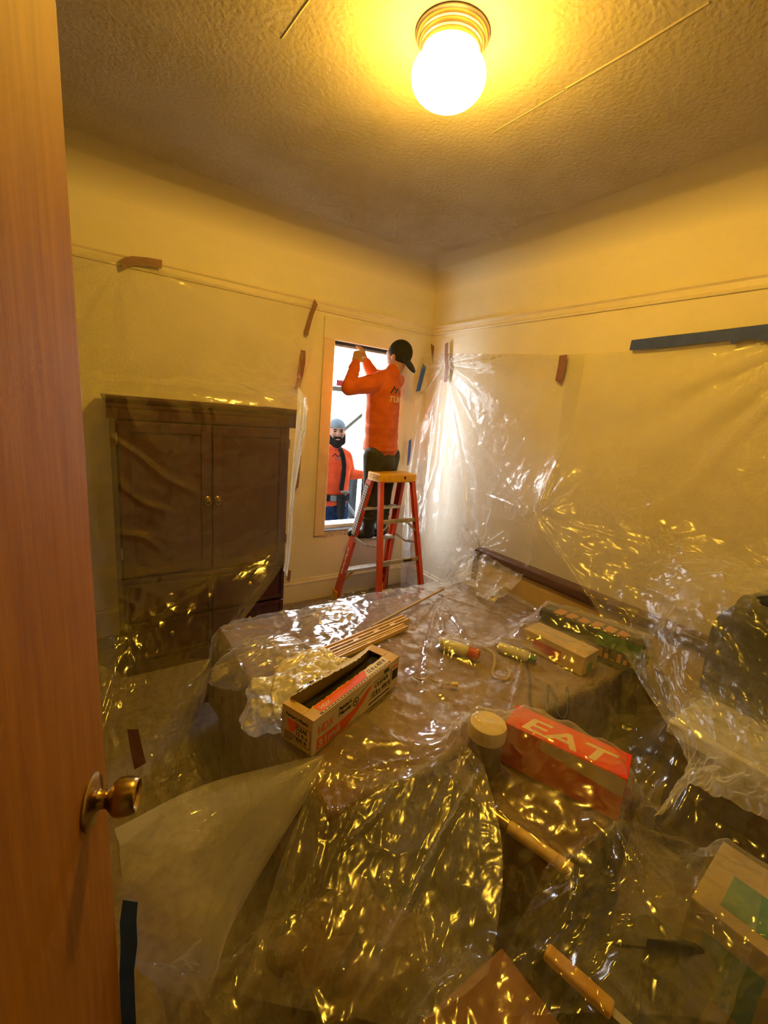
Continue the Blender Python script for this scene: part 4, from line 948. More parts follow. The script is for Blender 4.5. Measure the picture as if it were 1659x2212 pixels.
P = folds(P, [([(1040, 1660), (960, 1800), (880, 1960), (760, 2180)], 0.022, 0.018), ([(1040, 1660), (1000, 1560)], 0.015, 0.014), ([(680, 1640), (600, 1720), (500, 1830)], 0.02, 0.018), ([(700, 1640), (640, 1760), (560, 1900)], 0.02, 0.016), ([(740, 1620), (680, 1740), (600, 1930), (540, 2100)], 0.018, 0.016),
              ([(950, 1290), (960, 1400), (955, 1500)], 0.016, 0.016), ([(950, 1290), (1010, 1380), (1040, 1480)], 0.018, 0.016), ([(950, 1290), (925, 1380), (915, 1500)], 0.014, 0.014), ([(950, 1290), (890, 1360)], 0.014, 0.014), ([(950, 1285), (1080, 1330), (1150, 1360)], 0.014, 0.014),
              ([(1330, 1785), (1270, 1900)], 0.015, 0.014), ([(1330, 1785), (1400, 1950)], 0.016, 0.012), ([(1330, 1785), (1500, 1830), (1650, 1900)], 0.014, 0.016), ([(1000, 1540), (960, 1620), (900, 1640)], 0.012, 0.012), ([(770, 1665), (850, 1650), (930, 1640)], 0.02, 0.014),
              ([(1060, 1560), (1050, 1650)], 0.012, 0.012), ([(1335, 1690), (1400, 1770), (1460, 1840)], 0.014, 0.014), ([(1130, 1400), (1120, 1480), (1105, 1530)], 0.018, 0.016), ([(300, 1850), (420, 1790), (560, 1690)], 0.015, 0.02), ([(900, 1700), (800, 1850), (720, 2000)], 0.012, 0.014)]
              + [([(705, 1628), ((705+x)/2+8, (1628+y)/2-10), (x, y)], 0.013, 0.013) for x, y in ((380, 1770), (420, 1860), (470, 1960), (520, 2060), (580, 2130), (640, 2150), (690, 1990), (740, 1900))]
              + [([(1040, 1662), ((1040+x)/2+10, (1662+y)/2), (x, y)], 0.012, 0.012) for x, y in ((840, 1900), (900, 2180), (985, 2190), (1090, 1950), (1010, 2000))]
              + [([(1330, 1788), (x, y)], 0.012, 0.011) for x, y in ((1150, 2100), (1230, 2150), (1600, 2050), (1560, 1950), (1480, 2100))]
              + [([(x, 1700+dy), (x-25, 1790+dy), (x-60, 1900+dy)], 0.009, 0.010) for x, dy in ((820, 20), (860, 60), (905, 0), (940, 90), (780, 120), (735, 200), (880, 220))])
P[..., 2] = np.maximum(P[..., 2], 0.006)
tag(grid_mesh(P, 'plastic_sheet', 'film_bed'), 'creased clear plastic sheet over the bed and the near pile of belongings', 'plastic sheet')

# milky double layer falling from the bed's corner towards the door
def apatch(rows): return [[tuple(aty(x, y, Y)) for x, y, Y in r] for r in rows]
P = patch(apatch([[(250, 1790, .84), (430, 1700, .98), (600, 1655, 1.03), (700, 1632, 1.05)], [(262, 1900, .80), (400, 1860, .84), (520, 1800, .89), (660, 1720, .96)],
                  [(272, 2020, .785), (400, 2010, .76), (490, 1950, .80), (560, 1880, .86)], [(300, 2100, .77), (400, 2155, .73), (450, 2140, .73), (480, 2020, .79)]]), 140, 140)
U, V = metric(P)
P = P + normals(P)*(crumple(U, V, 0.004, 5, 31, 2) + fan(P, tuple(aty(700, 1632, 1.05)), 0.012, 16, 0.5, 6))[..., None]
tag(grid_mesh(P, 'plastic_sheet', 'film_front'), 'milky folded plastic sheet falling from the bed corner beside the door', 'plastic sheet')
# second layer bunched over the near pile
def zpatch(rows): return [[tuple(atz(x, y, Z)) for x, y, Z in r] for r in rows]
P = patch(zpatch([[(1190, 1850, .575), (1330, 1778, .615), (1480, 1822, .60), (1700, 1890, .60)], [(1140, 1960, .56), (1320, 1900, .585), (1480, 1930, .57), (1700, 1985, .57)],
                  [(1090, 2060, .545), (1280, 2020, .55), (1460, 2030, .55), (1700, 2090, .55)], [(1060, 2200, .50), (1260, 2190, .52), (1460, 2200, .53), (1700, 2240, .53)]]), 160, 160)
U, V = metric(P)
P = P + normals(P)*(crumple(U, V, 0.010, 9, 41, 3) + fan(P, tuple(atz(1330, 1782, .612)), 0.018, 9, 0.25, 2))[..., None]
P = folds(P, [([(1330, 1785), (1260, 1840), (1235, 1990)], .012, .010), ([(1330, 1785), (1370, 1880), (1405, 1990)], .014, .010), ([(1250, 1980), (1330, 2010), (1400, 2030), (1520, 2050)], .012, .012), ([(1410, 1960), (1540, 1985), (1650, 2010)], .012, .010), ([(1390, 1850), (1500, 1870)], .01, .01)])
tag(grid_mesh(P, 'plastic_sheet', 'film_near'), 'crumpled shiny plastic sheet bunched over the black bag and trigger bottle', 'plastic sheet')

# film stretched from the bed's edge down over the clothes heap
P = patch(zpatch([[(690, 1640, .508), (790, 1668, .512), (900, 1652, .516), (1000, 1615, .575), (1045, 1652, .575)], [(640, 1780, .462), (740, 1800, .472), (850, 1800, .478), (950, 1785, .505), (1080, 1795, .545)],
                  [(580, 1960, .405), (700, 1980, .425), (810, 2000, .435), (920, 1985, .455), (1085, 1935, .515)], [(520, 2150, .345), (640, 2180, .365), (760, 2200, .385), (900, 2215, .405), (1060, 2110, .48)]]), 200, 160)
U, V = metric(P)
P = P + normals(P)*(0.009*ridged(V*13 + 0.5*vnoise(U*4, V*4, 5), U*1.1, 5)*np.minimum(1, U*4) + crumple(U, V, 0.004, 9, 61, 3))[..., None]
P = folds(P, [([(1042, 1658), (960, 1800), (880, 1960), (770, 2180)], .020, .014), ([(700, 1645), (640, 1800), (570, 1980)], .014, .012), ([(800, 1670), (720, 1850), (640, 2050)], .012, .011), ([(880, 1660), (820, 1760), (740, 1830)], .014, .012), ([(760, 1668), (850, 1652), (935, 1640)], .014, .010), ([(940, 1830), (900, 1990), (930, 2150)], .010, .010), ([(690, 1830), (650, 1960), (600, 2120)], .012, .010)])
tag(grid_mesh(P, 'plastic_sheet', 'film_tent'), 'stretched plastic sheet sloping from the bed edge over the clothes heap', 'plastic sheet')

# ------------------------------------------------------------------ the carton of plastic film on the bed
fb = thing('film_carton', 'open printed carton of painter\'s plastic film lying on the bed', 'carton', (HB[0], HB[1], BZ+0.016), (0, 0, HB[2]))
L, W, Hh = 0.51, 0.14, 0.128
x0, x1, y0, y1 = -L/2, L/2, -W/2, W/2
MB().box((x0, y0, 0), (x1, y0+0.004, Hh)).build('front_panel', 'kraftw', fb)
MB().box((x0, y1-0.004, 0), (x1, y1, Hh)).build('back_panel', 'kraft', fb)
MB().box((x0, y0+0.004, 0), (x0+0.004, y1-0.004, Hh)).build('end_panel', 'kraft', fb)
MB().box((x1-0.004, y0+0.004, 0), (x1, y1-0.004, Hh)).build('end_panel', 'kraft', fb)
MB().box((x0+0.004, y0+0.004, 0), (x1-0.004, y1-0.004, 0.004)).build('bottom_panel', 'dark', fb)
tp = MB(); 
def torn(xa, xb, base, edge, n, amp, seed, z0, z1):
    rr_ = random.Random(seed); pts = [(xa, base), (xb, base)]
    for k in range(n+1): pts.append((xb+(xa-xb)*k/n, edge + amp*(rr_.random()-0.5)))
    return MB().prism(pts, z0, z1, 'z')
torn(x0, x1, y0, -0.018, 60, 0.006, 4, Hh-0.001, Hh+0.003).build('top_flap', 'kraft', fb)
MB().box((x0, -0.018, Hh-0.001), (x0+0.035, y1, Hh+0.003)).build('top_flap', 'kraft', fb)
MB().box((x1-0.045, -0.018, Hh-0.001), (x1, y1, Hh+0.003)).build('top_flap', 'kraft', fb)
# back flap, torn and bent up
nx = 50; ff = []
rr_ = random.Random(8)
for i in range(nx+1):
    t = i/nx; xx = x0+0.03+(L-0.075)*t; hgt = 0.035+0.012*math.sin(5*t)+rr_.uniform(-.003, .003); bend = math.sin(math.pi*t)
    ff.append([(xx, y1-0.002, Hh), (xx, y1-0.010-0.010*bend, Hh+hgt*0.5), (xx, y1-0.030-0.028*bend, Hh+hgt)])
grid_mesh(np.array(ff), 'torn_flap', 'kraftw', fb)
MB().tube([(x0+0.02, 0.012, 0.062), (0, 0.012, 0.062), (x1-0.02, 0.012, 0.062)], 0.05, 20).build('film_roll', 'dark', fb, True, 50)
e = 0.0004
yo = y0-e; fr_ = lambda pts: [(px_, yo, pz_) for px_, pz_ in pts]
quad_print('orange_swoosh', fr_([(x0+0.02, 0.008), (x0+0.17, 0.008), (x0+0.27, 0.05), (x0+0.325, 0.095), (x0+0.30, 0.095), (x0+0.22, 0.055), (x0+0.14, 0.048), (x0+0.02, 0.052)]), 'oprint', fb)
put_text('brand_lettering', 'HDX', 0.046, 'oprint', fb, (x0+0.022, yo-e, 0.066), (1, 0, 0), (0, 0, 1), 0, False, 0.075)
put_text('size_lettering', '31', 0.036, 'white', fb, (x0+0.024, yo-3*e, 0.017), (1, 0, 0), (0, 0, 1), 0, True, 0.040)
put_text('unit_lettering', 'mil', 0.036, 'white', fb, (x0+0.074, yo-3*e, 0.017), (1, 0, 0), (0, 0, 1), 0, True, 0.058)
for k, w_ in enumerate(("Painter's", 'Plastic')): put_text('name_lettering', w_, 0.021, 'kprint', fb, (x0+0.125, yo-e, 0.094-k*0.021), (1, 0, 0), (0, 0, 1), 0.25, True, 0.07)
mt = Matrix.Translation((x0+0.222, yo, 0.080)) @ Matrix.Rotation(R_(90), 4, 'X')
MB().lathe([(0.013, 0), (0.017, 0), (0.017, 0.0008), (0.013, 0.0008), (0.013, 0)], 20, mt).build('roll_icon', 'kprint', fb)
MB().lathe([(0, 0), (0.005, 0), (0.005, 0.0008), (0, 0.0008)], 14, mt).build('roll_icon', 'kprint', fb)
quad_print('icon_line', fr_([(x0+0.235, 0.092), (x0+0.31, 0.118), (x0+0.31, 0.120), (x0+0.235, 0.095)]), 'kprint', fb)
put_text('clear_lettering', 'CLEAR', 0.026, 'kprint', fb, (x0+0.335, yo-e, 0.072), (1, 0, 0), (0, 0, 1), 0.1, True, 0.095)
put_text('length_lettering', '12 ft x 400 ft', 0.028, 'kprint', fb, (x0+0.318, yo-e, 0.040), (1, 0, 0), (0, 0, 1), 0.1, True, 0.125)
for a, c in (((0.308, 0.034), (0.452, 0.036)), ((0.328, 0.098), (0.455, 0.100)), ((0.452, 0.034), (0.4545, 0.100)), ((0.308, 0.014), (0.45, 0.020))): quad_print('print_rule', fr_([(x0+a[0], a[1]), (x0+c[0], a[1]), (x0+c[0], c[1]), (x0+a[0], c[1])]), 'kprint', fb)
rr_ = random.Random(2)
xx = x0+0.463
while xx < x1-0.006:
    w_ = rr_.choice([0.0012, 0.002, 0.003]); quad_print('barcode_bar', fr_([(xx, 0.042), (xx+w_, 0.042), (xx+w_, 0.086), (xx, 0.086)]), 'kprint', fb); xx += w_+rr_.choice([0.0012, 0.002])
quad_print('print_rule', fr_([(x1-0.05, 0.098), (x1-0.006, 0.098), (x1-0.006, 0.104), (x1-0.05, 0.104)]), 'oprint', fb)
quad_print('print_block', fr_([(x1-0.11, 0.104), (x1-0.075, 0.104), (x1-0.075, 0.118), (x1-0.11, 0.118)]), 'kprint', fb)
# left end panel
xo = x0-e; en = lambda pts: [(xo, -py_, pz_) for py_, pz_ in pts]
quad_print('orange_triangle', en([(-0.045, 0.088), (0.01, 0.088), (-0.018, 0.045), (-0.036, 0.045)]), 'oprint', fb)
put_text('end_lettering', "Painter's Plastic", 0.017, 'kprint', fb, (xo, 0.052, 0.098), (0, -1, 0), (0, 0, 1), 0.1, True, 0.10)
for k, w_ in enumerate(('CLEAR', '12 ft x', '400 ft')): put_text('end_lettering', w_, 0.020, 'kprint', fb, (xo, 0.006, 0.064-k*0.020), (0, -1, 0), (0, 0, 1), 0.05, True, 0.05)
for a, c in (((-0.010, 0.084), (0.060, 0.0855)), ((-0.028, 0.018), (0.060, 0.0195)), ((0.0585, 0.018), (0.060, 0.0855))): quad_print('print_rule', en([(a[0], a[1]), (c[0], a[1]), (c[0], c[1]), (a[0], c[1])]), 'kprint', fb)
for k in range(4): quad_print('print_rule', en([(-0.055, 0.012+k*0.008), (-0.055+0.03+0.008*k, 0.012+k*0.008), (-0.055+0.03+0.008*k, 0.0145+k*0.008), (-0.055, 0.0145+k*0.008)]), 'kprint', fb)
# top: orange band, small print line, length panel
zt = Hh+0.003+e; tpz = lambda pts: [(px_, py_, zt) for px_, py_ in pts]
quad_print('orange_band', tpz([(x0+0.05, -0.056), (x0+0.30, -0.056), (x0+0.33, -0.021), (x0+0.05, -0.021)]), 'oprint', fb)
quad_print('white_panel', tpz([(x0+0.303, -0.056), (x1-0.06, -0.056), (x1-0.05, -0.021), (x0+0.333, -0.021)]), 'kraftw', fb)
put_text('length_lettering', '12 ft x 400 ft', 0.026, 'kprint', fb, (x0+0.325, -0.048, zt+2*e), (1, 0, 0), (0, 1, 0), 0.3, True, 0.115)
quad_print('print_rule', tpz([(x0+0.04, -0.066), (x1-0.06, -0.066), (x1-0.06, -0.059), (x0+0.04, -0.059)]), 'kprint', fb)
for k in range(24): quad_print('small_print', [(x0+0.05+k*0.0165, -0.0645, zt+2*e), (x0+0.062+k*0.0165, -0.0645, zt+2*e), (x0+0.062+k*0.0165, -0.0610, zt+2*e), (x0+0.05+k*0.0165, -0.0610, zt+2*e)], 'white', fb)
put_text('brand_lettering', 'HDX', 0.022, 'white', fb, (x0+0.06, -0.049, zt+2*e), (1, 0, 0), (0, 1, 0), 0, True, 0.05)
for k in range(14): quad_print('flap_print', [(x0+0.05+k*0.024, y1-0.0115, Hh+0.022), (x0+0.062+k*0.024, y1-0.0115, Hh+0.022), (x0+0.062+k*0.024, y1-0.0125, Hh+0.026), (x0+0.05+k*0.024, y1-0.0125, Hh+0.026)][::-1], 'kprint', fb)

# folded white film pulled out of the carton
zp = zpatch([[(505, 1560, .505), (520, 1585, .505), (562, 1593, .505), (604, 1588, .515)], [(520, 1515, .575), (545, 1535, .585), (578, 1548, .59), (612, 1530, .62)], [(535, 1475, .63), (575, 1478, .645), (612, 1485, .65), (650, 1480, .66)],
             [(592, 1448, .645), (640, 1432, .665), (682, 1425, .68), (720, 1440, .675)], [(640, 1418, .63), (690, 1398, .66), (730, 1412, .66), (765, 1432, .63)]])
P = patch(zp, 130, 130); U, V = metric(P)
P = P + normals(P)*(crumple(U, V, 0.014, 9, 51, 3) + 0.5*crumple(U, V, 0.008, 22, 53, 2))[..., None]
P = folds(P, [([(600, 1450), (590, 1500), (600, 1560)], .02, .012), ([(545, 1475), (550, 1560)], .015, .012), ([(680, 1400), (640, 1450), (640, 1490)], .018, .012), ([(690, 1400), (720, 1440)], .015, .012)])
P[..., 2] = np.maximum(P[..., 2], BZ+0.012)
tag(grid_mesh(P, 'folded_film', 'film_white'), 'folded white plastic film spilling out of the printed carton', 'plastic film')
# clear puffed film bundles behind it
def puff(label, c, r, seed, yawd=0):
    u = np.linspace(0, 2*math.pi, 120); v = np.linspace(-0.15, math.pi/2, 50); V, U = np.meshgrid(v, u, indexing='ij')
    d = np.stack([np.cos(U)*np.cos(V), np.sin(U)*np.cos(V), np.sin(V)], -1)
    A = np.cos(U)*2+5; B = np.sin(U)*2 + V*2.2
    h = 1 + crumple(A, B, 0.06, 0.8, seed, 3)
    P = d*np.array(r)*h[..., None]; P[..., 2] = np.maximum(P[..., 2], -0.01)
    o = grid_mesh(P, 'film_bundle', 'film_bag'); o.location = c; o.rotation_euler = (0, 0, R_(yawd)); return tag(o, label, 'plastic film')
puff('large puffed clear film bundle at the foot of the bed behind the white film', (0.60, 1.66, BZ+0.012), (0.21, 0.13, 0.10), 3, 10)
puff('smaller puffed clear film bundle behind the pine window tracks', (1.03, 1.87, BZ+0.012), (0.17, 0.10, 0.09), 6, 5)
# pine window tracks
def track(name, label, p, q, w, slots):
    p, q = Vector(p), Vector(q); d = q-p; Lx = d.length; t = thing(name, label, 'wood trim', p, (0, 0, math.atan2(d.y, d.x)))
    MB().box((0, -w/2, 0), (Lx, w/2, 0.009), 0.001).build('base_strip', 'mould', t)
    for yy, hh in ((-w/2+0.004, 0.020), (w/2-0.004, 0.022), (0.004, 0.017)): MB().box((0, yy-0.004, 0.009), (Lx, yy+0.004, hh), 0.001).build('rib', 'mould', t)
    MB().box((0.02, -w/2+0.009, 0.0091), (Lx-0.01, -0.001, 0.0097)).build('groove', 'plankdark', t)
    for s in slots: MB().box((s, -w/2+0.010, 0.0095), (s+0.035, -0.002, 0.016), 0.001).build('stop_block', 'mould', t)
    return t
track('window_track', 'grooved pine window track lying on the film behind the carton', (0.62, 1.545, BZ+0.022), (1.42, 1.715, BZ+0.022), 0.052, (0.42, 0.56, 0.68))
track('window_track', 'slimmer pine window track nearest the printed carton', (0.74, 1.508, BZ+0.022), (1.36, 1.640, BZ+0.022), 0.036, (0.35, 0.45))
t = thing('trim_stick', 'thin pale wooden stick reaching from the pine tracks to the ladder', 'stick', (1.20, 1.72, BZ+0.024), (0, R_(-2.5), math.atan2(0.18, 0.65)))
MB().box((0, -0.006, 0), (0.68, 0.006, 0.010), 0.001).build('stick_shaft', 'cord', t)
t = thing('cork_twine', 'short twine with a cork end lying on the film beside the carton', 'twine', (0, 0, 0))
tw = [atz(895, 1462, BZ+0.024), atz(910, 1468, BZ+0.03), atz(925, 1464, BZ+0.026), atz(945, 1474, BZ+0.026), atz(972, 1478, BZ+0.026)]
MB().tube([tuple(p) for p in crm(np.array([tuple(p) for p in tw]), 24, 0)], 0.0035, 6).build('twine_strand', 'cord', t, True)
a_, b_ = atz(974, 1478, BZ+0.027), atz(988, 1478, BZ+0.027); MB().tube([a_, (a_+b_)/2, b_], [0.008, 0.009, 0.010], 14).build('cork', 'cream', t, True, 50)

# ------------------------------------------------------------------ tape
def tape(label, pts, w, m, nrm, seed=1):
    """a strip of tape: pts on the wall, w wide, a hair thick, torn ends"""
    rr_ = random.Random(seed); pts = [Vector(p) for p in pts]; nrm = Vector(nrm).normalized(); Lf, Rt = [], []
    for i, p in enumerate(pts):
        d = (pts[min(i+1, len(pts)-1)]-pts[max(i-1, 0)]).normalized(); s = nrm.cross(d).normalized()*(w/2)*rr_.uniform(0.9, 1.08)
        sh = d*rr_.uniform(-0.012, 0.012) if i in (0, len(pts)-1) else Vector((0, 0, 0))
        Lf.append(p+s+sh); Rt.append(p-s-sh)
    b = bmesh.new(); F = [[b.verts.new(v+nrm*o_) for v in side] for o_ in (0, 0.0012) for side in (Lf, Rt)]
    n_ = len(pts)
    for i in range(n_-1):
        b.faces.new((F[2][i], F[2][i+1], F[3][i+1], F[3][i])); b.faces.new((F[0][i], F[1][i], F[1][i+1], F[0][i+1]))
        b.faces.new((F[0][i], F[0][i+1], F[2][i+1], F[2][i])); b.faces.new((F[1][i], F[3][i], F[3][i+1], F[1][i+1]))
    b.faces.new((F[0][0], F[2][0], F[3][0], F[1][0])); b.faces.new((F[0][-1], F[1][-1], F[3][-1], F[2][-1]))
    bmesh.ops.recalc_face_normals(b, faces=b.faces)
    me = bpy.data.meshes.new('tape'); b.to_mesh(me); b.free()
    return tag(link('tape', me, m), label, 'tape')
BW = lambda *q: [aty(x, y, YW-0.045) for x, y in q]
RW = lambda *q: [atx(x, y, XR-0.035) for x, y in q]
tape('reddish brown tape bent along the picture rail above the armoire', BW((262, 574), (275, 566), (290, 563), (320, 566), (350, 571)), 0.048, 'tapebr', (0, -1, 0), 1)
tape('reddish brown tape strip slanting at the top edge of the armoire film', BW((683, 652), (674, 676), (667, 700), (661, 722)), 0.034, 'tapebr', (0, -1, 0), 2)
tape('ragged reddish brown tape strip below the slanting one beside the window', BW((655, 757), (654, 785), (648, 815), (642, 840)), 0.040, 'tapebr', (0, -1, 0), 3)
tape('pointed reddish brown tape scrap on the wall by the armoire side', BW((647, 985), (644, 1020), (641, 1055)), 0.030, 'tapebr', (0, -1, 0), 4)
tape('small reddish brown tape scrap low on the wall by the armoire', BW((626, 1232), (623, 1255)), 0.025, 'tapebr', (0, -1, 0), 5)
tape('short slanted blue tape on the wall above the ladder', [aty(x, y, YW-0.04) for x, y in ((917, 789), (910, 817), (903, 845))], 0.045, 'tapeb', (0, -1, 0), 6)
tape('upright blue tape on the corner film just above the ladder cap', [aty(x, y, YW-0.05) for x, y in ((886, 950), (884, 978), (882, 1005))], 0.030, 'tapeb', (0, -1, 0), 7)
tape('reddish brown tape in the corner beside the pleated film', [aty(x, y, YW-0.05) for x, y in ((934, 745), (936, 772), (939, 800))], 0.035, 'tapebr', (0, -1, 0), 8)
tape('long crumpled reddish brown tape pinning the pleats to the right wall', RW((965, 741), (964, 770), (966, 795), (962, 825)), 0.040, 'tapebr', (-1, 0, 0), 9)
tape('lone reddish brown tape on the right wall holding the film top', RW((1217, 767), (1213, 795), (1206, 825)), 0.055, 'tapebr', (-1, 0, 0), 10)
tape('long dark blue tape strip across the right wall', RW((1362, 746), (1440, 738), (1520, 729), (1600, 720), (1665, 713), (1720, 706)), 0.055, 'taped', (-1, 0, 0), 11)
tape('short crooked dark blue tape overlapping the long strip on the right wall', [p+Vector((-0.004, 0, 0)) for p in RW((1580, 733), (1610, 723), (1640, 724), (1680, 728))], 0.045, 'taped', (-1, 0, 0), 12)
tape('blue tape strip hanging upright beside the open door', [aty(x, y, .775) for x, y in ((282, 1945), (277, 1990), (279, 2040), (274, 2100), (276, 2160), (280, 2230))], 0.028, 'tapeb', (-0.35, -1, 0), 13)
tape('faded pinkish tape on the film beside the armoire foot', [aty(x, y, 1.30) for x, y in ((287, 1575), (294, 1615), (303, 1655))], 0.030, 'tapebr', (-0.2, -1, 0.3), 14)

# ------------------------------------------------------------------ people
def frame(fwd, upv=(0, 0, 1)):
    f = Vector(fwd).normalized(); r = f.cross(Vector(upv)).normalized(); u = r.cross(f)
    return Matrix((r, f, u)).transposed()         # columns: right, forward, up
def hand(b, w, d, n, r=0.030, curl=0.5, side=1):
    """palm and five bent fingers: w wrist, d pointing direction, n palm normal"""
    d, n = Vector(d).normalized(), Vector(n).normalized(); s = d.cross(n).normalized()
    b.ell(w+d*0.045, (0.040, 0.048, 0.020), Matrix((s, d, n)).transposed())
    for k, (o, l) in enumerate(((-0.030, 0.062), (-0.010, 0.074), (0.010, 0.070), (0.029, 0.054))):
        p0 = w+d*0.075+s*o; p1 = p0+(d*math.cos(curl*0.6)+n*math.sin(curl*0.6))*l*0.5; p2 = p1+(d*math.cos(curl*1.9)+n*math.sin(curl*1.9))*l*0.5
        b.cap(p0, p1, 0.010, 0.009, 8); b.cap(p1, p2, 0.009, 0.0075, 8)
    p0 = w+d*0.03-s*0.036*side; p1 = p0+(d*0.6-s*0.6*side+n*0.3).normalized()*0.035; p2 = p1+(d*0.8+n*0.5).normalized()*0.03
    b.cap(p0, p1, 0.012, 0.010, 8); b.cap(p1, p2, 0.010, 0.008, 8)
def decal(name, me, body, origin, right, upv, m, parent, off=0.003):
    """lay a flat mesh on a garment: drop every point onto the cloth along the inward direction"""
    right, upv = Vector(right).normalized(), Vector(upv).normalized(); n = right.cross(upv).normalized()
    tree = BVHTree.FromPolygons([v.co[:] for v in body.data.vertices], [p.vertices[:] for p in body.data.polygons])
    b = bmesh.new(); b.from_mesh(me)
    bmesh.ops.triangulate(b, faces=b.faces[:])
    for _ in range(2): bmesh.ops.subdivide_edges(b, edges=[e_ for e_ in b.edges if e_.calc_length() > 0.006], cuts=1, use_grid_fill=False); bmesh.ops.triangulate(b, faces=b.faces[:])
    miss = []
    for v in b.verts:
        p = Vector(origin)+right*v.co.x+upv*v.co.y
        h = tree.ray_cast(p+n*0.3, -n)
        if h[0] is None or abs((h[0]-p).dot(n)) > 0.25 or h[1].dot(n) < 0.15: miss.append(v)
        else: v.co = h[0]+n*off
    bmesh.ops.delete(b, geom=miss, context='VERTS')
    me2 = bpy.data.meshes.new(name); b.to_mesh(me2); b.free()
    return link(name, me2, m, parent)
def flat(polys):
    b = bmesh.new()
    for pl in polys: b.faces.new([b.verts.new((x, y, 0)) for x, y in pl])
    me = bpy.data.meshes.new('flat'); b.to_mesh(me); b.free(); return me

# --- worker standing on the ladder, working at the head of the opening
pA = thing('person', 'person in orange long sleeved shirt and black cap standing on the ladder', 'person', (1.95, 2.96, 0.577))
pinv = Matrix.Translation(-Vector(pA.location))
A = lambda x, y, Y: aty(x, y, Y)+Vector((0, 0, 0))
J = dict(head=A(860, 768, 2.93), neck=A(849, 806, 2.93), chest=A(828, 850, 2.93), waist=A(824, 915, 2.93), pelvis=A(822, 972, 2.94),
         ls=A(806, 828, 2.86), rs=A(856, 822, 3.00), le=A(753, 838, 2.88), lw=A(768, 786, 3.00), re=A(806, 812, 3.09), rw=A(791, 782, 3.08),
         lh=A(808, 985, 2.89), rh=A(842, 984, 2.98), lk=A(803, 1062, 2.92), rk=A(828, 1064, 2.98), la=A(796, 1128, 2.955), ra=A(822, 1130, 2.985))
face = Vector((-0.42, 0.85, 0.30)).normalized(); FR = frame(face)
back = -face
def finish(o): o.data.transform(pinv); o.parent = pA; return o
b = MB()
b.ell(J['head'], (0.073, 0.094, 0.108), FR); b.ell(J['head']+face*0.045-Vector((0, 0, 0.045)), (0.050, 0.050, 0.055), FR)      # skull, jaw
b.ell(J['head']+face*0.092-Vector((0, 0, 0.010)), (0.014, 0.020, 0.020), FR)                                                  # nose
lft = -FR.col[0]; ear = J['head']+lft*0.074-face*0.005-Vector((0, 0, 0.012)); b.ell(ear, (0.010, 0.018, 0.030), FR); b.ell(ear-lft*0.148, (0.010, 0.018, 0.030), FR)
b.cap(J['head']-Vector((0, 0, 0.06))+back*0.015, J['neck']-Vector((0, 0, 0.03)), 0.052, 0.058)
b.cap(J['neck'], J['chest'], 0.06, 0.09); b.cap(J['chest'], J['pelvis'], 0.095, 0.095)
b.cap(J['ls'], J['le'], 0.045, 0.038); b.cap(J['le'], J['lw'], 0.038, 0.027); b.cap(J['rs'], J['re'], 0.045, 0.038); b.cap(J['re'], J['rw'], 0.038, 0.027)
b.cap(J['neck'], J['ls'], 0.05, 0.045); b.cap(J['neck'], J['rs'], 0.05, 0.045)
b.cap(J['lh'], J['lk'], 0.075, 0.052); b.cap(J['lk'], J['la'], 0.05, 0.035); b.cap(J['rh'], J['rk'], 0.075, 0.052); b.cap(J['rk'], J['ra'], 0.05, 0.035)
hand(b, J['lw'], A(776, 752, 3.05)-J['lw'], (0.5, 0.6, 0.3), curl=0.9, side=1); hand(b, J['rw'], A(783, 755, 3.10)-J['rw'], (-0.5, 0.6, 0.3), curl=0.9, side=-1)
finish(b.remesh('body', 'skin', None, 0.0065, 4))
b = MB()      # shirt
ch = frame(Vector((-0.42, 0.9, 0)))
b.ell(J['chest']+Vector((0, 0, 0.015)), (0.162, 0.125, 0.16), ch)
for k in range(9): b.ell(J['chest'].lerp(J['pelvis']+Vector((0, 0, 0.03)), k/8), (0.158-0.010*math.sin(k/8*3.14), 0.126, 0.13), ch)
b.ell(J['pelvis']+Vector((0, 0, 0.045)), (0.158, 0.132, 0.085), ch); b.ell(J['pelvis']+Vector((0, 0, 0.01)), (0.160, 0.135, 0.05), ch)
b.cap(J['neck']-Vector((0, 0, 0.015)), J['ls'], 0.062, 0.066); b.cap(J['neck']-Vector((0, 0, 0.015)), J['rs'], 0.062, 0.066); b.cap(J['neck']+Vector((0, 0, 0.012)), J['chest'], 0.062, 0.11)
b.cap(J['ls'], J['le'], 0.068, 0.054); b.cap(J['le'], J['lw'], 0.054, 0.038); b.cap(J['rs'], J['re'], 0.068, 0.054); b.cap(J['re'], J['rw'], 0.054, 0.038)
for k in range(5): q = J['ls'].lerp(J['le'], 0.2+0.17*k); b.ell(q, (0.060, 0.060, 0.012), frame(J['le']-J['ls']).to_3x3())
for k in range(4): q = J['le'].lerp(J['lw'], 0.2+0.2*k); b.ell(q, (0.049, 0.010, 0.049), frame(J['lw']-J['le']).to_3x3())
shirtA = b.remesh('shirt', 'shirt', None, 0.0065, 3)
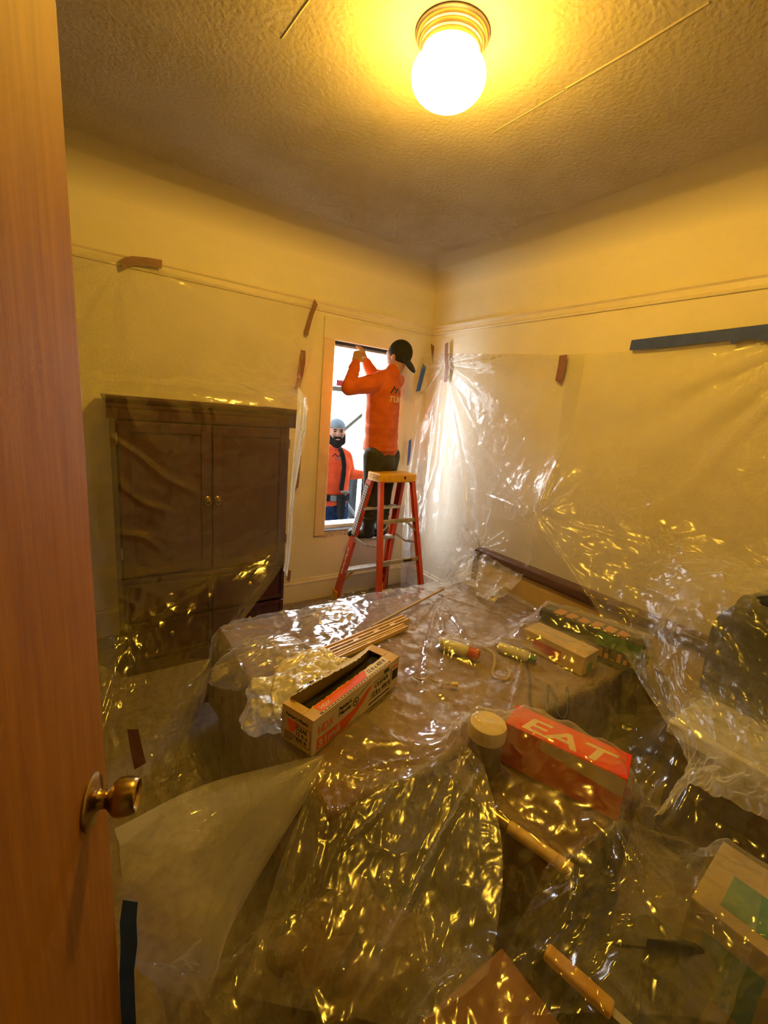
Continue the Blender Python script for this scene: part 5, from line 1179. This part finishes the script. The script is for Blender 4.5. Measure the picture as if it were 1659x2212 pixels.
# cloth folds running across the back to the raised arm
co = np.zeros(len(shirtA.data.vertices)*3); shirtA.data.vertices.foreach_get('co', co); co = co.reshape(-1, 3)
no = np.zeros(len(shirtA.data.vertices)*3); shirtA.data.vertices.foreach_get('normal', no); no = no.reshape(-1, 3)
rel = co-np.array(J['chest']); s_ = rel@np.array(ch.col[0]); z_ = rel[:, 2]
fo = 0.004*ridged(z_*6+s_*9+0.4*vnoise(s_*9, z_*9, 2), s_*2.0, 4)*np.clip(1-np.abs(z_+0.15)/0.35, 0, 1)+0.004*vnoise(s_*22, z_*22, 8)
shirtA.data.vertices.foreach_set('co', (co+no*fo[:, None]).ravel()); shirtA.data.update()
rv = Vector((0.90, 0.44, 0)); og = A(840, 864, 2.80)
for k, poly in enumerate((((0.0, 0.052), (0.038, 0.108), (0.062, 0.076), (0.053, 0.070), (0.038, 0.090), (0.012, 0.052)), ((0.045, 0.050), (0.080, 0.100), (0.120, 0.048), (0.108, 0.048), (0.080, 0.083), (0.058, 0.050)))): finish(decal('roof_emblem', flat([poly]), shirtA, og, rv, (0, 0, 1), 'kprint', None))
finish(decal('back_lettering', text_mesh('TURN', 0.062, 0.15, True, 0.0), shirtA, og+Vector((0, 0, -0.012)), rv, (0, 0, 1), 'creamp', None))
finish(shirtA)
b = MB()      # trousers
b.ell(J['pelvis']+Vector((0, 0, -0.045)), (0.138, 0.115, 0.095), ch); b.ell(J['pelvis']+back*0.04+Vector((0, 0, -0.08)), (0.120, 0.085, 0.085), ch)
for h_, k_, a_ in (('lh', 'lk', 'la'), ('rh', 'rk', 'ra')):
    b.cap(J[h_], J[k_], 0.088, 0.070); b.cap(J[k_], J[a_]+Vector((0, 0, 0.02)), 0.072, 0.060)
    for k in range(4): b.ell(J[k_].lerp(J[a_], 0.35+0.17*k), (0.073, 0.070, 0.014), Matrix.Identity(3))
finish(b.remesh('trousers', 'pants', None, 0.0075, 3))
for a_, sgn_ in (('la', 1), ('ra', -1)):
    b = MB(); f2 = Vector((-0.35, 0.55, 0)).normalized()*0.8; p = J[a_].copy(); base = 0.5765
    b.cap((p.x, p.y, p.z+0.03), (p.x, p.y, base+0.06), 0.055, 0.052); toe = Vector((p.x, p.y, base+0.036))+Vector((-0.55, 0.30, 0)).normalized()*0.13*(1 if sgn_ > 0 else 0.6)
    b.cap((p.x, p.y, base+0.042), toe, 0.045, 0.040); b.cap((p.x+0.02, p.y-0.01, base+0.040), (p.x, p.y, base+0.042), 0.040, 0.045)
    bt = b.remesh('boot', 'boot', None, 0.007, 3)
    c2 = np.zeros(len(bt.data.vertices)*3); bt.data.vertices.foreach_get('co', c2); c2 = c2.reshape(-1, 3); c2[:, 2] = np.maximum(c2[:, 2], base); bt.data.vertices.foreach_set('co', c2.ravel()); finish(bt)
b = MB()      # cap worn backwards
hc = J['head']+Vector((0, 0, 0.026))+back*0.020; b.ell(hc, (0.086, 0.098, 0.098), FR)
capo_ = None
br = hc+back*0.085-Vector((0, 0, 0.055)); BR = frame((back-Vector((0, 0, 0.9))).normalized())
b.ell(br, (0.072, 0.085, 0.013), BR)
cp1 = b.remesh('cap', 'cap', None, 0.006, 2)
finish(decal('cap_emblem', flat([[(0, 0), (0.05, -0.02), (0.055, -0.008), (0.02, 0.012)], [(0.012, 0.03), (0.022, 0.03), (0.02, 0.04)]]), cp1, A(858, 765, 2.80), (0.9, 0.44, -0.2), (0.1, 0.1, 1), 'kraftw', None)); finish(cp1)
for n_ in ('roof_emblem', 'back_lettering'):
    for o in [o for o in bpy.data.objects if o.name.split('.')[0] == n_]: o.parent = shirtA
bpy.data.objects['cap_emblem'].parent = cp1

# --- second worker outside, looking in
pB = thing('person', 'bearded person in coral shirt, grey cap and tool belt outside the window', 'person', (1.98, 3.78, -0.32))
pinvB = Matrix.Translation(-Vector(pB.location))
def finB(o, par=None): o.data.transform(pinvB); o.parent = par or pB; return o
Yb = 3.78
K = dict(head=A(727, 934, Yb), neck=A(721, 968, Yb), chest=A(717, 1005, Yb), waist=A(716, 1052, Yb), pelvis=A(717, 1090, Yb), ls=A(746, 987, Yb-0.02), rs=A(690, 982, Yb+0.02), le=A(756, 1024, Yb), lw=A(785, 1026, Yb-0.03), re=A(680, 1030, Yb), rw=A(684, 1070, Yb-0.08),
         lh=A(732, 1098, Yb), rh=A(702, 1098, Yb))
fB2 = Vector((-0.30, -0.92, 0.05)).normalized(); FB = frame(fB2)
K['lk'] = K['lh']+Vector((0.0, -0.02, -0.42)); K['rk'] = K['rh']+Vector((0, -0.02, -0.42)); K['la'] = Vector((K['lk'].x, K['lk'].y+0.03, -0.24)); K['ra'] = Vector((K['rk'].x, K['rk'].y+0.03, -0.24))
hd = K['head']
b = MB(); b.ell(hd, (0.077, 0.095, 0.115), FB); b.ell(hd+fB2*0.035-Vector((0, 0, 0.06)), (0.058, 0.055, 0.055), FB); b.ell(hd+fB2*0.098-Vector((0, 0, 0.012)), (0.015, 0.020, 0.026), FB); b.ell(hd+fB2*0.078+Vector((0, 0, 0.028)), (0.055, 0.018, 0.014), FB)
for s in (-1, 1): b.ell(hd+FB.col[0]*0.078*s-Vector((0, 0, 0.01)), (0.010, 0.018, 0.030), FB); b.ell(hd+FB.col[0]*0.042*s+fB2*0.070-Vector((0, 0, 0.022)), (0.024, 0.020, 0.020), FB)
b.cap(hd-Vector((0, 0, 0.07)), K['neck']-Vector((0, 0, 0.04)), 0.055, 0.062); b.cap(K['neck'], K['chest'], 0.07, 0.10); b.cap(K['chest'], K['pelvis'], 0.10, 0.10)
for s in 'lr':
    b.cap(K['neck'], K[s+'s'], 0.05, 0.05); b.cap(K[s+'s'], K[s+'e'], 0.048, 0.040); b.cap(K[s+'e'], K[s+'w'], 0.040, 0.028); b.cap(K[s+'h'], K[s+'k'], 0.08, 0.055); b.cap(K[s+'k'], K[s+'a'], 0.055, 0.038)
hand(b, K['lw'], (0.9, -0.1, 0.1), (0, -0.3, -0.9), curl=0.6); hand(b, K['rw'], (0.1, -0.3, -0.9), (0.9, 0, 0), curl=0.5)
bodyB = finB(b.remesh('body', 'skin2', None, 0.007, 3))
for s in (-1, 1):
    e_ = hd+FB.col[0]*0.031*s+fB2*0.091+Vector((0, 0, 0.008)); finB(MB().ell(e_, (0.012, 0.006, 0.006), FB, 8).build('eye', 'beard', None, True)); finB(MB().ell(e_+Vector((0, 0, 0.019))+fB2*0.001, (0.019, 0.006, 0.005), FB, 8).build('eyebrow', 'beard', None, True))
b = MB(); b.ell(hd+fB2*0.050-Vector((0, 0, 0.090)), (0.062, 0.056, 0.060), FB); 
for s in (-1, 1): b.cap(hd+FB.col[0]*0.070*s+fB2*0.015-Vector((0, 0, 0.025)), hd+FB.col[0]*0.050*s+fB2*0.050-Vector((0, 0, 0.085)), 0.020, 0.034)
b.cap(hd+FB.col[0]*0.03+fB2*0.086-Vector((0, 0, 0.050)), hd-FB.col[0]*0.03+fB2*0.086-Vector((0, 0, 0.050)), 0.012, 0.012)
finB(b.remesh('beard', 'beard', None, 0.006, 2))
finB(MB().ell(hd+fB2*0.098-Vector((0, 0, 0.066)), (0.022, 0.010, 0.007), FB, 10).build('lips', 'skin2', None, True))
b = MB(); b.ell(hd+Vector((0, 0, 0.052))-fB2*0.008, (0.085, 0.100, 0.078), FB); cc = b.remesh('cap', 'cap2', None, 0.006, 2)
c2 = np.zeros(len(cc.data.vertices)*3); cc.data.vertices.foreach_get('co', c2); c2 = c2.reshape(-1, 3); c2[:, 2] = np.maximum(c2[:, 2], hd.z+0.042); cc.data.vertices.foreach_set('co', c2.ravel()); finB(cc)
b = MB(); cB = frame(Vector((-0.3, -0.95, 0)))
b.ell(K['chest'], (0.190, 0.130, 0.17), cB)
for k in range(9): b.ell(K['chest'].lerp(K['waist']-Vector((0, 0, 0.12)), k/8), (0.185-0.018*k/8, 0.130, 0.11), cB)
for s in 'lr': b.cap(K['neck']-Vector((0, 0, 0.02)), K[s+'s'], 0.066, 0.068); b.cap(K[s+'s'], K[s+'e'], 0.070, 0.058); b.cap(K[s+'e'], K[s+'w'], 0.057, 0.042)
b.cap(K['neck'], K['chest'], 0.070, 0.12)
shB = b.remesh('shirt', 'shirt2', None, 0.0075, 3)
d1 = decal('chest_emblem', flat([[(-0.03, 0.0), (0.0, 0.03), (0.03, 0.004), (0.045, 0.02), (0.06, 0.0), (0.05, 0.0), (0.042, 0.01), (0.03, -0.004), (0.0, 0.02), (-0.022, 0.0)]]), shB, A(733, 992, Yb-0.3), (0.95, -0.3, 0), (0, 0, 1), 'beard', None)
d2 = decal('chest_lettering', text_mesh('TURN', 0.028, 0, True, 0.0), shB, A(731, 998, Yb-0.3), (0.95, -0.3, 0), (0, 0, 1), 'pipe', None)
# strap and belt of the tool rig
sp = [A(733, 968, Yb-0.13), A(739, 980, Yb-0.155), A(743, 1000, Yb-0.14), A(742, 1025, Yb-0.14), A(737, 1060, Yb-0.15)]
b = MB(); S_ = [tuple(p) for p in crm(np.array([tuple(p) for p in sp]), 30, 0)]
for p, q in zip(S_, S_[1:]): b.bar(p, q, 0.045, 0.010, fB2)
stp = b.remesh('strap', 'blackout', None, 0.006, 2)
finB(d1); finB(d2); finB(shB); d1.parent = shB; d2.parent = shB; finB(stp)
wc = K['waist']-Vector((0, 0, 0.085)); ring = [wc+cB.col[0]*0.180*math.cos(t)+cB.col[1]*0.138*math.sin(t) for t in np.linspace(0, 2*math.pi, 30)]
b = MB()
for p, q in zip(ring, ring[1:]): b.bar(p, q, 0.010, 0.062, (0, 0, 1))
belt = finB(b.build('tool_belt', 'blackout'))
bk = wc+cB.col[1]*0.142; o = MB().box((-0.03, -0.006, -0.028), (0.03, 0.006, 0.028), 0.004).build('belt_buckle', 'pipe'); o.data.transform(Matrix.Translation(bk) @ cB.to_4x4()); finB(o, belt)
b = MB(); q = A(737, 1090, Yb-0.16); b.cap(q+Vector((0, 0, 0.05)), q-Vector((0, 0, 0.10)), 0.045, 0.040); b.cap(q+Vector((0.01, 0, -0.12)), q+Vector((0.0, 0, -0.20)), 0.028, 0.024); b.ell(q+Vector((0, 0, 0.07)), (0.055, 0.04, 0.03)); finB(b.remesh('tool_pouch', 'blackout', None, 0.008, 2), belt)
q = A(745, 1062, Yb-0.17); o = MB().cap(q-Vector((0.03, 0, 0)), q+Vector((0.035, 0, -0.01)), 0.012, 0.014).cap(q, q-Vector((-0.01, 0, 0.14)), 0.010, 0.012).build('hammer', 'pipe', None, True); finB(o, belt)
b = MB(); b.ell(K['pelvis'], (0.165, 0.125, 0.11), cB)
for s in 'lr': b.cap(K[s+'h'], K[s+'k'], 0.098, 0.072); b.cap(K[s+'k'], K[s+'a'], 0.072, 0.060)
finB(b.remesh('jeans', 'jeans', None, 0.009, 3))
for s in 'lr':
    b = MB(); p = K[s+'a']; b.cap((p.x, p.y, -0.20), (p.x, p.y, -0.27), 0.05, 0.05); b.cap((p.x, p.y, -0.272), (p.x-0.04, p.y-0.14, -0.278), 0.046, 0.040); o = b.remesh('boot', 'blackout', None, 0.008, 3)
    c2 = np.zeros(len(o.data.vertices)*3); o.data.vertices.foreach_get('co', c2); c2 = c2.reshape(-1, 3); c2[:, 2] = np.maximum(c2[:, 2], -0.319); o.data.vertices.foreach_set('co', c2.ravel()); finB(o)

# --- things outside the opening
u = np.linspace(0, 1, 50); v = np.linspace(0, 1, 40); Ug, Vg = np.meshgrid(u, v, indexing='ij')
P = np.stack([2.30+1.9*Ug, 4.75+0.10*np.sin(Ug*22)+0.04*vnoise(Ug*9, Vg*6, 3), -0.315+1.17*Vg-0.06*np.sin(Ug*6)*Vg], -1)
o = grid_mesh(P, 'tarp', 'tarp'); tag(o, 'dark grey tarp hanging behind the bearded person outside', 'tarp')
o.modifiers.new('t', 'SOLIDIFY').thickness = 0.004
def pipe(label, p, q, r, m='pipe', name='metal_pipe', cat='pipe'): return tag(MB().tube([p, (Vector(p)+Vector(q))/2, q], r, 10).build(name, m, None, True, 50), label, cat)
p1, p2 = aty(742, 1078, 4.3), aty(785, 1138, 4.3)
p2 = p2+(p2-p1)*((p2.z+0.30)/(p1.z-p2.z))
pipe('pale metal pipe slanting down in front of the grey tarp', p1, p2, 0.020)
p3 = aty(748, 1119, 4.15); p4 = aty(790, 1142, 4.15)
pipe('lower pale metal pipe crossing the slanted one outside', p3, p4+(p4-p3)*((p4.z+0.305)/(p3.z-p4.z)), 0.014)
p5, p6 = aty(742, 930, 7.4), aty(786, 893, 7.4)
dd = (p6-p5); pipe('dark slanting handrail against the pale neighbouring house', p5-dd*0.9, p6+dd*0.6, 0.030, 'wire', 'handrail', 'handrail')
o = tag(MB().box((-0.02, -0.012, 0), (0.02, 0.012, 2.4)).build('timber_stud', 'casing'), 'tan timber stud standing just outside the window top', 'timber'); o.location = tuple(aty(795, 790, 4.2).to_2d())+(-0.32,)
